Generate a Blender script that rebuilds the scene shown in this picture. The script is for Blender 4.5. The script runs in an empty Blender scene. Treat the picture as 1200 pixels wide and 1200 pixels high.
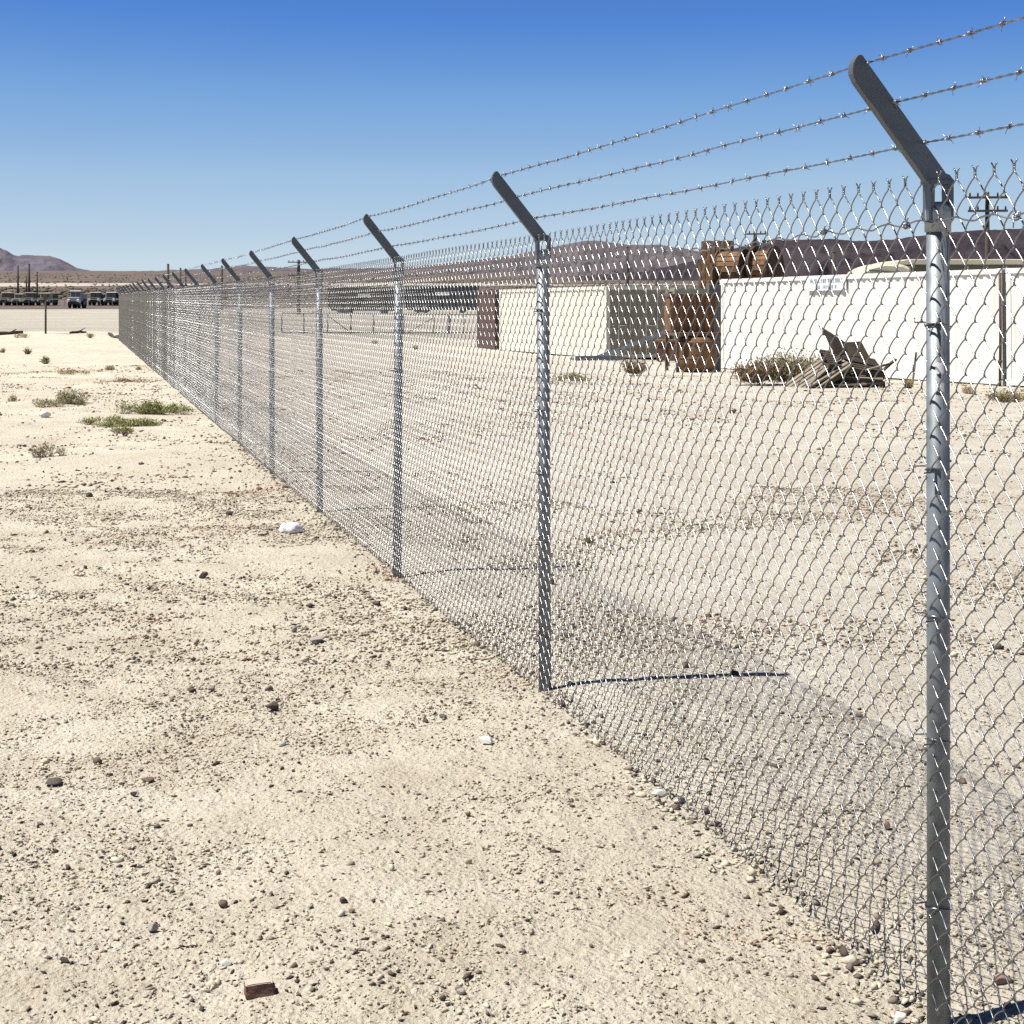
import bpy, bmesh, math, random
import numpy as np
from mathutils import Vector, Matrix, Euler

random.seed(7)
rng = np.random.default_rng(11)
R = math.radians
scn = bpy.context.scene
col = scn.collection

# ------------------------------------------------------------------ camera, sky, sun, exposure
F = 1900.0            # focal length in pixels of a 1200 px wide picture
HZ = 340.0            # row of the true horizon
CZ = 1.593            # eye height
cam_d = bpy.data.cameras.new('camera')
cam_d.sensor_width = 36.0
cam_d.lens = 36.0 * F / 1200.0
cam_d.shift_y = -(600.0 - HZ) / 1200.0
cam_d.clip_start = 0.05
cam_d.clip_end = 20000
cam = bpy.data.objects.new('camera', cam_d)
cam.location = (0, 0, CZ)
cam.rotation_euler = (R(90), 0, 0)
col.objects.link(cam)
scn.camera = cam

SUN_EL = 60.6
SUN_AZ = math.atan2(-1.0, -0.18)        # compass style: atan2(x, y) of the direction towards the sun
world = bpy.data.worlds.new('World')
scn.world = world
world.use_nodes = True
wn = world.node_tree
bg = wn.nodes['Background']
sky = wn.nodes.new('ShaderNodeTexSky')
sky.sky_type = 'NISHITA'
sky.sun_disc = False
sky.sun_elevation = R(SUN_EL)
sky.sun_rotation = SUN_AZ
sky.altitude = 0
sky.air_density = 1.0
sky.dust_density = 0.0
sky.ozone_density = 6.0
SKY_STRENGTH = 0.10
# the whole sky graded evenly by its own brightness: deep blue above, milky blue at the horizon
sep_ = wn.nodes.new('ShaderNodeSeparateColor'); wn.links.new(sky.outputs[0], sep_.inputs[0])
mul_ = wn.nodes.new('ShaderNodeMath'); mul_.operation = 'MULTIPLY'; mul_.inputs[1].default_value = 0.1
wn.links.new(sep_.outputs[0], mul_.inputs[0])
rmp_ = wn.nodes.new('ShaderNodeValToRGB'); el_ = rmp_.color_ramp.elements
while len(el_) < 7: el_.new(0.5)
for e_, (p_, c_) in zip(el_, ((0.05, (0.008, 0.018, 0.055)), (0.13, (0.023, 0.052, 0.140)), (0.217, (0.044, 0.122, 0.330)), (0.283, (0.098, 0.195, 0.358)), (0.40, (0.182, 0.272, 0.380)), (0.63, (0.288, 0.352, 0.398)), (0.76, (0.31, 0.36, 0.40)))):
    e_.position = p_; e_.color = (*c_, 1)
wn.links.new(mul_.outputs[0], rmp_.inputs[0])
vm_ = wn.nodes.new('ShaderNodeVectorMath'); vm_.operation = 'SCALE'; vm_.inputs[3].default_value = 1.0 / SKY_STRENGTH
wn.links.new(rmp_.outputs[0], vm_.inputs[0]); wn.links.new(vm_.outputs[0], bg.inputs[0])
bg.inputs[1].default_value = SKY_STRENGTH

sd = bpy.data.lights.new('sun', 'SUN')
sd.energy = 4.35
sd.angle = R(0.53)
sd.color = (1.0, 0.95, 0.85)
sun = bpy.data.objects.new('sun', sd)
ce = math.cos(R(SUN_EL))
to_sun = Vector((math.sin(SUN_AZ) * ce, math.cos(SUN_AZ) * ce, math.sin(R(SUN_EL))))
sun.rotation_euler = (-to_sun).to_track_quat('-Z', 'Y').to_euler()
sun.location = (-20, -5, 40)
col.objects.link(sun)

scn.view_settings.view_transform = 'Standard'
scn.view_settings.look = 'None'
scn.view_settings.gamma = 1.0
scn.view_settings.exposure = 1.0
scn.view_settings.use_curve_mapping = False
scn.render.engine = 'CYCLES'
scn.cycles.max_bounces = 5
scn.cycles.diffuse_bounces = 2
scn.cycles.glossy_bounces = 2
scn.cycles.volume_bounces = 1
scn.cycles.use_denoising = False
scn.cycles.caustics_reflective = False
scn.cycles.caustics_refractive = False
scn.cycles.sample_clamp_indirect = 6.0

# ------------------------------------------------------------------ helpers
def tag(o, label=None, cat=None, group=None, kind=None):
    if label: o['label'] = label
    if cat: o['category'] = cat
    if group: o['group'] = group
    if kind: o['kind'] = kind
    return o

def empty(name, loc=(0, 0, 0), rz=0.0, label=None, cat=None, group=None, kind=None):
    o = bpy.data.objects.new(name, None)
    o.empty_display_size = 0.2
    o.location = loc
    o.rotation_euler = (0, 0, rz)
    col.objects.link(o)
    return tag(o, label, cat, group, kind)

def link_mesh(name, me, parent=None, loc=None, rot=None, scale=None):
    o = bpy.data.objects.new(name, me)
    if loc is not None: o.location = loc
    if rot is not None: o.rotation_euler = rot
    if scale is not None: o.scale = scale
    if parent is not None: o.parent = parent
    col.objects.link(o)
    return o

def np_mesh(name, V, faces4=None, faces3=None, mat=None, smooth=False):
    me = bpy.data.meshes.new(name)
    V = np.ascontiguousarray(V, dtype=np.float32)
    parts, starts, tot = [], [], 0
    for fa, n in ((faces4, 4), (faces3, 3)):
        if fa is not None and len(fa):
            fa = np.asarray(fa, dtype=np.int32)
            parts.append(fa.reshape(-1))
            starts.append(np.arange(len(fa), dtype=np.int32) * n + tot)
            tot += fa.size
    loops = np.concatenate(parts)
    st = np.concatenate(starts)
    me.vertices.add(len(V)); me.vertices.foreach_set('co', V.reshape(-1))
    me.loops.add(len(loops)); me.loops.foreach_set('vertex_index', loops)
    me.polygons.add(len(st)); me.polygons.foreach_set('loop_start', st)
    if smooth:
        me.polygons.foreach_set('use_smooth', np.ones(len(st), dtype=bool))
    me.update(calc_edges=True)
    if mat: me.materials.append(mat)
    return me

class MB:
    """collects simple solids into one mesh"""
    def __init__(s): s.v = []; s.f = []
    def add(s, vs, fs):
        o = len(s.v); s.v += [tuple(v) for v in vs]; s.f += [tuple(i + o for i in f) for f in fs]; return s
    def box(s, lo, hi, M=None):
        (a, b, c), (d, e, f) = lo, hi
        vs = [Vector(q) for q in ((a,b,c),(d,b,c),(d,e,c),(a,e,c),(a,b,f),(d,b,f),(d,e,f),(a,e,f))]
        if M is not None: vs = [M @ v for v in vs]
        return s.add(vs, [(0,3,2,1),(4,5,6,7),(0,1,5,4),(1,2,6,5),(2,3,7,6),(3,0,4,7)])
    def bar(s, p, q, w, h, up=(0, 0, 1)):
        p, q = Vector(p), Vector(q); d = (q - p); L = d.length; d.normalize()
        u = Vector(up)
        if abs(d.dot(u)) > 0.98: u = Vector((1, 0, 0))
        x = d.cross(u).normalized(); z = x.cross(d).normalized()
        M = Matrix((x, d, z)).transposed().to_4x4(); M.translation = p
        return s.box((-w/2, 0, -h/2), (w/2, L, h/2), M)
    def tube(s, pts, r, n=6, cap=True):
        pts = [Vector(p) for p in pts]
        rs = r if isinstance(r, (list, tuple)) else [r] * len(pts)
        o = len(s.v); ref = None
        for i, p in enumerate(pts):
            t = (pts[min(i+1, len(pts)-1)] - pts[max(i-1, 0)]).normalized()
            if ref is None:
                ref = Vector((0, 0, 1)) if abs(t.z) < 0.9 else Vector((1, 0, 0))
            a = (ref - t * ref.dot(t)).normalized(); ref = a; b = t.cross(a)
            for k in range(n):
                th = 2 * math.pi * k / n
                s.v.append(tuple(p + (a * math.cos(th) + b * math.sin(th)) * rs[i]))
        for i in range(len(pts) - 1):
            for k in range(n):
                k2 = (k + 1) % n
                s.f.append((o+i*n+k, o+i*n+k2, o+(i+1)*n+k2, o+(i+1)*n+k))
        if cap:
            s.f.append(tuple(o + k for k in reversed(range(n))))
            s.f.append(tuple(o + (len(pts)-1)*n + k for k in range(n)))
        return s
    def lathe(s, prof, n=16, M=None):
        """prof: (radius, height) pairs about Z"""
        vs = []; fs = []
        for r, h in prof:
            for k in range(n):
                th = 2*math.pi*k/n
                v = Vector((r*math.cos(th), r*math.sin(th), h)); vs.append(M @ v if M else v)
        for i in range(len(prof)-1):
            for k in range(n):
                k2 = (k+1) % n
                fs.append((i*n+k, i*n+k2, (i+1)*n+k2, (i+1)*n+k))
        fs.append(tuple(reversed(range(n)))); fs.append(tuple((len(prof)-1)*n + k for k in range(n)))
        return s.add(vs, fs)
    def extrude(s, poly, thick, M=None):
        """poly in XZ plane, thickness along Y"""
        n = len(poly)
        vs = [Vector((x, 0, z)) for x, z in poly] + [Vector((x, thick, z)) for x, z in poly]
        if M is not None: vs = [M @ v for v in vs]
        fs = [tuple(range(n)), tuple(reversed(range(n, 2*n)))]
        fs += [(i, (i+1) % n + 0, (i+1) % n + n, i + n)[::-1] for i in range(n)]
        return s.add(vs, fs)
    def mesh(s, name, mat, smooth=False, fix=True):
        me = bpy.data.meshes.new(name); me.from_pydata([tuple(v) for v in s.v], [], s.f)
        if fix:
            bm = bmesh.new(); bm.from_mesh(me); bmesh.ops.recalc_face_normals(bm, faces=bm.faces); bm.to_mesh(me); bm.free()
        if smooth:
            me.polygons.foreach_set('use_smooth', [True]*len(me.polygons))
        me.update()
        if mat: me.materials.append(mat)
        return me
    def build(s, name, mat, parent=None, smooth=False, bevel=0.0, loc=None, rot=None):
        me = s.mesh(name, mat, smooth)
        if bevel:
            bm = bmesh.new(); bm.from_mesh(me)
            bmesh.ops.bevel(bm, geom=bm.edges[:], offset=bevel, segments=1, affect='EDGES', clamp_overlap=True)
            bm.to_mesh(me); bm.free()
        return link_mesh(name, me, parent, loc, rot)

def _hash(ix, iy, seed):
    h = (ix.astype(np.int64) * 374761393 + iy.astype(np.int64) * 668265263 + seed * 974711) & 0xFFFFFFFF
    h = ((h ^ (h >> 13)) * 1274126177) & 0xFFFFFFFF
    h = h ^ (h >> 16)
    return (h & 0xFFFFFF).astype(np.float64) / float(0xFFFFFF)
def vnoise(x, y, seed=0):
    x = np.asarray(x, dtype=np.float64); y = np.asarray(y, dtype=np.float64)
    x, y = np.broadcast_arrays(x, y)
    ix = np.floor(x); iy = np.floor(y); fx = x - ix; fy = y - iy
    fx = fx*fx*fx*(fx*(fx*6-15)+10); fy = fy*fy*fy*(fy*(fy*6-15)+10)
    a = _hash(ix, iy, seed); b = _hash(ix+1, iy, seed); c = _hash(ix, iy+1, seed); d = _hash(ix+1, iy+1, seed)
    return ((a*(1-fx)+b*fx)*(1-fy) + (c*(1-fx)+d*fx)*fy) * 2 - 1
def fbm(x, y, seed=0, octv=4, gain=0.5):
    t = 0; amp = 1.0
    for o in range(octv):
        t = t + amp * vnoise(x * 2**o + 17.3*o, y * 2**o - 9.1*o, seed + o); amp *= gain
    return t
def sstep(e0, e1, x):
    t = np.clip((x - e0) / (e1 - e0), 0, 1); return t*t*(3-2*t)

# ------------------------------------------------------------------ materials
MATS = {}
def nmat(name):
    m = bpy.data.materials.new(name); m.use_nodes = True
    nt = m.node_tree; b = nt.nodes['Principled BSDF']
    MATS[name] = m
    return m, nt, b
def N(nt, t, **kw):
    n = nt.nodes.new(t)
    for k, v in kw.items():
        if k.startswith('i_'): n.inputs[k[2:].replace('_', ' ')].default_value = v
        else: setattr(n, k, v)
    return n
def ramp(nt, fac, stops):
    r = nt.nodes.new('ShaderNodeValToRGB')
    el = r.color_ramp.elements
    while len(el) < len(stops): el.new(0.5)
    for e, (p, c) in zip(el, stops):
        e.position = p; e.color = (c[0], c[1], c[2], 1) if len(c) == 3 else c
    nt.links.new(fac, r.inputs[0]); return r
def mix(nt, fac, a, b, mode='MIX'):
    m = nt.nodes.new('ShaderNodeMix'); m.data_type = 'RGBA'; m.blend_type = mode
    for sock, v in ((m.inputs[0], fac), (m.inputs[6], a), (m.inputs[7], b)):
        if hasattr(v, 'links') or isinstance(v, bpy.types.NodeSocket): nt.links.new(v, sock)
        elif isinstance(v, (int, float)): sock.default_value = v
        else: sock.default_value = (*v, 1) if len(v) == 3 else v
    return m.outputs[2]
def math_n(nt, op, a, b=0.0, clamp=False):
    m = nt.nodes.new('ShaderNodeMath'); m.operation = op; m.use_clamp = clamp
    for sock, v in ((m.inputs[0], a), (m.inputs[1], b)):
        if isinstance(v, bpy.types.NodeSocket): nt.links.new(v, sock)
        else: sock.default_value = v
    return m.outputs[0]
def noise(nt, vec, scale, detail=4, rough=0.55, out=0):
    n = N(nt, 'ShaderNodeTexNoise'); n.inputs['Scale'].default_value = scale
    n.inputs['Detail'].default_value = detail; n.inputs['Roughness'].default_value = rough
    if vec is not None: nt.links.new(vec, n.inputs['Vector'])
    return n.outputs[out]
def objvec(nt, out='Object'):
    return N(nt, 'ShaderNodeTexCoord').outputs[out]
def bump(nt, b, h, strength=0.3, dist=0.01):
    bp = N(nt, 'ShaderNodeBump'); bp.inputs['Strength'].default_value = strength; bp.inputs['Distance'].default_value = dist
    nt.links.new(h, bp.inputs['Height']); nt.links.new(bp.outputs[0], b.inputs['Normal'])

def paint(name, c, rough=0.55, *a, streak=0.0, **k):
    m = paint0(name, c, rough, *a, **k)
    if streak:
        nt = m.node_tree; b = nt.nodes['Principled BSDF']
        mp = N(nt, 'ShaderNodeMapping'); mp.inputs['Scale'].default_value = (4.5, 4.5, 0.35); nt.links.new(objvec(nt), mp.inputs[0])
        msk = ramp(nt, noise(nt, mp.outputs[0], 1.6, 5, 0.7), [(0.52, (0, 0, 0)), (0.78, (1, 1, 1))]).outputs[0]
        old = b.inputs['Base Color'].links[0].from_socket
        nt.links.new(mix(nt, math_n(nt, 'MULTIPLY', msk, streak), old, (0.30, 0.22, 0.15)), b.inputs['Base Color'])
    return m
def paint0(name, c, rough=0.55, wear=(0.25, 0.15, 0.09), wear_amt=0.25, scale=3.0, metallic=0.0, var=0.12, bstr=0.1, coord='Object'):
    m, nt, b = nmat(name)
    v = objvec(nt, coord)
    n1 = noise(nt, v, scale, 5, 0.6)
    n2 = noise(nt, v, scale * 6.3, 4, 0.65)
    dark = tuple(x * (1 - var * 1.6) for x in c); lite = tuple(min(1, x * (1 + var)) for x in c)
    base = ramp(nt, n1, [(0.3, dark), (0.7, lite)]).outputs[0]
    mask = ramp(nt, n2, [(1 - wear_amt - 0.1, (0, 0, 0)), (1.0, (1, 1, 1))]).outputs[0]
    colr = mix(nt, mask, base, wear)
    nt.links.new(colr, b.inputs['Base Color'])
    b.inputs['Roughness'].default_value = rough
    b.inputs['Metallic'].default_value = metallic
    bump(nt, b, n2, bstr, 0.01)
    return m

def galv(name, c, rough, metallic, var=0.1, scale=25.0):
    m, nt, b = nmat(name)
    v = objvec(nt)
    vo = N(nt, 'ShaderNodeTexVoronoi'); vo.inputs['Scale'].default_value = scale * 3; nt.links.new(v, vo.inputs['Vector'])
    n1 = noise(nt, v, scale * 0.4, 4)
    f = math_n(nt, 'ADD', math_n(nt, 'MULTIPLY', vo.outputs['Distance'], 0.4), math_n(nt, 'MULTIPLY', n1, 0.7))
    base = ramp(nt, f, [(0.2, tuple(x*(1-2*var) for x in c)), (0.8, tuple(min(1, x*(1+var)) for x in c))]).outputs[0]
    nt.links.new(base, b.inputs['Base Color'])
    b.inputs['Metallic'].default_value = metallic
    r = ramp(nt, n1, [(0.3, (rough*0.8,)*3), (0.7, (rough*1.25,)*3)]).outputs[0]
    nt.links.new(r, b.inputs['Roughness'])
    return m

M_WIRE = galv('galvanised_wire', (0.25, 0.255, 0.27), 0.32, 1.0)
M_POST = galv('galvanised_post', (0.18, 0.205, 0.23), 0.52, 0.45, 0.24, 9)
M_CAP = galv('galvanised_cap', (0.30, 0.33, 0.35), 0.5, 0.5, 0.1, 12)
M_ARM = galv('galvanised_arm', (0.115, 0.13, 0.15), 0.5, 0.6, 0.08, 7)
M_BARB = galv('barbed_wire_steel', (0.30, 0.31, 0.35), 0.38, 1.0)
M_LABELTAG = paint('paper_tag', (0.8, 0.8, 0.8), 0.6, wear_amt=0.05)

# ground
def ground_material():
    m, nt, b = nmat('desert_ground')
    v = N(nt, 'ShaderNodeNewGeometry').outputs['Position']
    sep = N(nt, 'ShaderNodeSeparateXYZ'); nt.links.new(v, sep.inputs[0])
    n_big = noise(nt, v, 0.35, 5, 0.6)
    n_mid = noise(nt, v, 2.2, 5, 0.62)
    n_fin = noise(nt, v, 34, 6, 0.7)
    n_grn = noise(nt, v, 180, 3, 0.7)
    tan = ramp(nt, n_mid, [(0.28, (0.465, 0.413, 0.325)), (0.5, (0.54, 0.497, 0.41)), (0.72, (0.595, 0.56, 0.475))]).outputs[0]
    vor = N(nt, 'ShaderNodeTexVoronoi'); vor.inputs['Scale'].default_value = 62; nt.links.new(v, vor.inputs['Vector'])
    vor2 = N(nt, 'ShaderNodeTexVoronoi'); vor2.inputs['Scale'].default_value = 24; nt.links.new(v, vor2.inputs['Vector'])
    pat = ramp(nt, n_big, [(0.42, (0, 0, 0)), (0.62, (1, 1, 1))]).outputs[0]
    c1 = mix(nt, math_n(nt, 'MULTIPLY', pat, 0.35), tan, (0.43, 0.365, 0.30))
    spk = ramp(nt, n_fin, [(0.30, (0.62, 0.60, 0.58)), (0.46, (1, 1, 1)), (0.75, (1.06, 1.06, 1.05))]).outputs[0]
    c2 = mix(nt, 0.4, c1, spk, 'MULTIPLY')
    spk2 = ramp(nt, n_grn, [(0.32, (0.72, 0.70, 0.68)), (0.5, (1, 1, 1)), (0.7, (1.08, 1.07, 1.05))]).outputs[0]
    c3 = mix(nt, 0.4, c2, spk2, 'MULTIPLY')
    # yard behind the fence: greyer gravelly soil
    pf = math_n(nt, 'ADD', math_n(nt, 'MULTIPLY', sep.outputs[0], 0.965), math_n(nt, 'MULTIPLY', sep.outputs[1], 0.262))
    pf = math_n(nt, 'SUBTRACT', pf, 1.826)
    yard = ramp(nt, math_n(nt, 'MULTIPLY', math_n(nt, 'ADD', pf, 0.3), 0.5, True), [(0.0, (0, 0, 0)), (0.5, (1, 1, 1))]).outputs[0]
    c4 = mix(nt, math_n(nt, 'MULTIPLY', yard, 0.75), c3, mix(nt, 1.0, c3, (0.88, 0.895, 0.96), 'MULTIPLY'))
    # far gravel lot, then the brushy plain
    sN = math_n(nt, 'ADD', math_n(nt, 'MULTIPLY', sep.outputs[0], -0.262), math_n(nt, 'MULTIPLY', sep.outputs[1], 0.965))
    lot = ramp(nt, math_n(nt, 'MULTIPLY', math_n(nt, 'SUBTRACT', sN, 74.0), 0.08, True), [(0.0, (0, 0, 0)), (1, (1, 1, 1))]).outputs[0]
    lotc = ramp(nt, noise(nt, v, 0.09, 4), [(0.3, (0.315, 0.29, 0.25)), (0.7, (0.385, 0.36, 0.315))]).outputs[0]
    c5 = mix(nt, lot, c4, lotc)
    pl = ramp(nt, math_n(nt, 'MULTIPLY', math_n(nt, 'SUBTRACT', sN, 255.0), 0.03, True), [(0.0, (0, 0, 0)), (1, (1, 1, 1))]).outputs[0]
    plc = ramp(nt, noise(nt, v, 0.03, 6, 0.75), [(0.35, (0.075, 0.060, 0.052)), (0.65, (0.15, 0.120, 0.105))]).outputs[0]
    c6 = mix(nt, pl, c5, plc)
    # pale wash across the plain
    wv = math_n(nt, 'ADD', sN, math_n(nt, 'MULTIPLY', noise(nt, v, 0.004, 3), 260.0))
    band = math_n(nt, 'MULTIPLY', math_n(nt, 'GREATER_THAN', wv, 1330.0), math_n(nt, 'LESS_THAN', wv, 1460.0))
    c7 = mix(nt, math_n(nt, 'MULTIPLY', band, 0.8), c6, (0.42, 0.38, 0.34))
    nt.links.new(c7, b.inputs['Base Color'])
    b.inputs['Roughness'].default_value = 0.95
    b.inputs['Specular IOR Level'].default_value = 0.15
    crumb = math_n(nt, 'MULTIPLY', math_n(nt, 'SUBTRACT', 0.55, vor.outputs['Distance'], True), noise(nt, v, 11, 2))
    crumb2 = math_n(nt, 'MULTIPLY', math_n(nt, 'SUBTRACT', 0.42, vor2.outputs['Distance'], True), noise(nt, v, 5, 2))
    h = math_n(nt, 'ADD', math_n(nt, 'MULTIPLY', n_fin, 0.8), math_n(nt, 'MULTIPLY', n_grn, 0.17))
    h = math_n(nt, 'ADD', h, math_n(nt, 'ADD', math_n(nt, 'MULTIPLY', crumb, 0.75), math_n(nt, 'MULTIPLY', crumb2, 1.5)))
    bump(nt, b, h, 1.0, 0.030)
    return m
M_GROUND = ground_material()

def island_mat(name, stops, rough=0.9, tex_scale=60.0, tex_amt=0.35, bstr=0.4):
    """colour differs from one loose piece of the mesh to the next"""
    m, nt, b = nmat(name)
    g = N(nt, 'ShaderNodeNewGeometry')
    base = ramp(nt, g.outputs['Random Per Island'], stops)
    base.color_ramp.interpolation = 'LINEAR'
    n1 = noise(nt, g.outputs['Position'], tex_scale, 4, 0.65)
    sh = ramp(nt, n1, [(0.3, (0.6, 0.58, 0.56)), (0.65, (1.1, 1.1, 1.1))]).outputs[0]
    bc = base.outputs[0]
    if name == 'gravel':      # some patches carry redder stone
        rm = ramp(nt, noise(nt, g.outputs['Position'], 0.7, 3), [(0.52, (0, 0, 0)), (0.64, (1, 1, 1))]).outputs[0]
        bc = mix(nt, math_n(nt, 'MULTIPLY', rm, 0.55), bc, mix(nt, 1.0, bc, (0.95, 0.66, 0.60), 'MULTIPLY'))
    c = mix(nt, tex_amt * 2, bc, sh, 'MULTIPLY')
    nt.links.new(c, b.inputs['Base Color'])
    b.inputs['Roughness'].default_value = rough
    b.inputs['Specular IOR Level'].default_value = 0.2
    if bstr: bump(nt, b, n1, bstr, 0.004)
    return m
M_GRAVEL = island_mat('gravel', [(0.0, (0.56, 0.51, 0.405)), (0.42, (0.50, 0.445, 0.345)), (0.55, (0.30, 0.255, 0.20)), (0.68, (0.14, 0.105, 0.085)), (0.86, (0.055, 0.045, 0.04)), (0.96, (0.17, 0.14, 0.125)), (1.0, (0.45, 0.41, 0.36))])
def stone_mat(name, c, dust=(0.46, 0.40, 0.31)):
    m, nt, b = nmat(name)
    v = objvec(nt)
    g = N(nt, 'ShaderNodeNewGeometry')
    n1 = noise(nt, v, 55, 5, 0.7)
    base = ramp(nt, n1, [(0.3, tuple(x*0.6 for x in c)), (0.7, tuple(min(1, x*1.3) for x in c))]).outputs[0]
    n2 = noise(nt, v, 16, 3)
    dm = ramp(nt, n2, [(0.5, (0, 0, 0)), (0.75, (1, 1, 1))]).outputs[0]
    nt.links.new(mix(nt, math_n(nt, 'MULTIPLY', dm, 0.45), base, dust), b.inputs['Base Color'])
    b.inputs['Roughness'].default_value = 0.9
    b.inputs['Specular IOR Level'].default_value = 0.25
    bump(nt, b, n1, 0.5, 0.004)
    return m
M_ST_DARK = stone_mat('dark_stone', (0.07, 0.055, 0.05))
M_ST_BROWN = stone_mat('brown_stone', (0.16, 0.105, 0.085))
M_ST_PINK = stone_mat('mauve_stone', (0.25, 0.17, 0.16))
M_ST_GREY = stone_mat('grey_stone', (0.30, 0.28, 0.26))
M_ST_WHITE = stone_mat('white_stone', (0.68, 0.66, 0.62))
M_BRICK = stone_mat('weathered_brick', (0.14, 0.075, 0.055), (0.44, 0.36, 0.30))
def dust_top(m, c=(0.50, 0.44, 0.37)):
    nt = m.node_tree; b = nt.nodes['Principled BSDF']
    sx_ = N(nt, 'ShaderNodeSeparateXYZ'); nt.links.new(objvec(nt, 'Normal'), sx_.inputs[0])
    msk = ramp(nt, sx_.outputs[2], [(0.75, (0, 0, 0)), (0.95, (1, 1, 1))]).outputs[0]
    old = b.inputs['Base Color'].links[0].from_socket
    nt.links.new(mix(nt, math_n(nt, 'MULTIPLY', msk, 0.85), old, c), b.inputs['Base Color'])
dust_top(M_BRICK)
M_RAG = paint('white_plastic', (0.72, 0.72, 0.73), 0.5, (0.45, 0.4, 0.33), 0.12, 20)

# ------------------------------------------------------------------ terrain heights
U = Vector((-0.262, 0.965, 0)).normalized()      # direction of the fence, away from the camera
NR = Vector((U.y, -U.x, 0))                       # right hand side of the fence
P1 = Vector((0.9316, 3.54, 0))                    # foot of the nearest post in view
KS = [-20, 0, 12, 62, 100, 280, 400, 600, 800, 1150, 1500, 2000, 2500, 4000, 7000]
KG = [0.15, 0, -.13, -.40, -.62, -1.55, -1.05, -.4, .5, 4.2, 9.5, 19., 29., 47., 60.]
def sp(x, y):
    dx = np.asarray(x, float) - P1.x; dy = np.asarray(y, float) - P1.y
    return dx*U.x + dy*U.y, dx*NR.x + dy*NR.y
def gmac(x, y):
    s, p = sp(x, y)
    g = np.interp(s, KS, KG)
    g = g - 0.00060 * np.clip(p, 0, 27) * np.clip(s, 0, 60) * (1 - sstep(62, 130, s))
    bm = (0.20 + 0.08*vnoise(np.asarray(p)*0.35, 0.5, 91)) * np.exp(-((s - 72.5 - 1.2*vnoise(np.asarray(p)*0.2, 3.5, 92)) / 1.4)**2) * sstep(3, -2, p)
    foot = 0.030 * sstep(0.0, 0.30, p) * (1 - 0.6*sstep(4, 14, s)) * (1 - sstep(20, 40, s))
    return g + bm + foot
def gnd(x, y):
    x = np.asarray(x, float); y = np.asarray(y, float)
    d = np.sqrt(x*x + y*y)
    near = 1 - sstep(9, 22, d)
    mid = 1 - sstep(40, 160, d)
    s, p = sp(x, y)
    amp = np.where(p > 0.4, 0.6, 1.0)
    h = mid * 0.022 * fbm(x*0.7, y*0.7, 3, 3) + 0.006 * mid * fbm(x*2.9, y*2.9, 13, 2)
    h = h + mid*(1-near)*0.03*fbm(x*0.9, y*0.9, 43, 3) * np.where(p > 0, 0.4, 1.2)
    h = h + near * amp * (0.0055 * fbm(x*9, y*9, 23, 2, .6) + 0.0045 * np.abs(vnoise(x*21, y*21, 31)))
    far = sstep(300, 900, d)
    h = h + far * 1.2 * fbm(x*0.006, y*0.006, 53, 4)
    return gmac(x, y) + h
def gz(x, y): return float(gnd(x, y))
def at_ground(px, py, lo=2.0, hi=1500.0):
    """where the line of sight through a picture point meets the macro terrain"""
    kx = (px - 600) / F; kz = (HZ - py) / F
    d = np.exp(np.linspace(math.log(lo), math.log(hi), 6000))
    diff = CZ + kz*d - gmac(kx*d, d)
    i = int(np.argmax(diff < 0))
    if diff[i] >= 0: i = len(d) - 1
    dd = d[i]
    x, y = kx*dd, dd
    return Vector((x, y, gz(x, y)))
def along(s, p=0.0):
    v = P1 + U*s + NR*p
    return v

# ------------------------------------------------------------------ ground sheet
def grow(start, step, ratio, end):
    out = [start]
    while out[-1] < end:
        step *= ratio; out.append(out[-1] + step)
    return out
ys = [-x for x in grow(2.0, 0.05, 1.25, 60)][::-1][:-1]
ys = [y for y in ys] + list(np.linspace(-2.0, 1.9, 40))
ys += list(np.arange(1.96, 8.2, 0.019)) + grow(8.2, 0.019, 1.0175, 4900)
xr = list(np.arange(0.0, 2.7, 0.019)) + grow(2.7, 0.019, 1.045, 4700)
xs = [-x for x in xr[:0:-1]] + xr
X, Y = np.meshgrid(np.array(xs), np.array(ys))
Z = gnd(X, Y)
nx, ny = len(xs), len(ys)
V = np.stack([X, Y, Z], -1).reshape(-1, 3)
I = np.arange(nx*ny).reshape(ny, nx)
Q = np.stack([I[:-1, :-1], I[:-1, 1:], I[1:, 1:], I[1:, :-1]], -1).reshape(-1, 4)
ground = link_mesh('ground', np_mesh('ground', V, Q, None, M_GROUND, True))
tag(ground, kind='structure')


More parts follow.
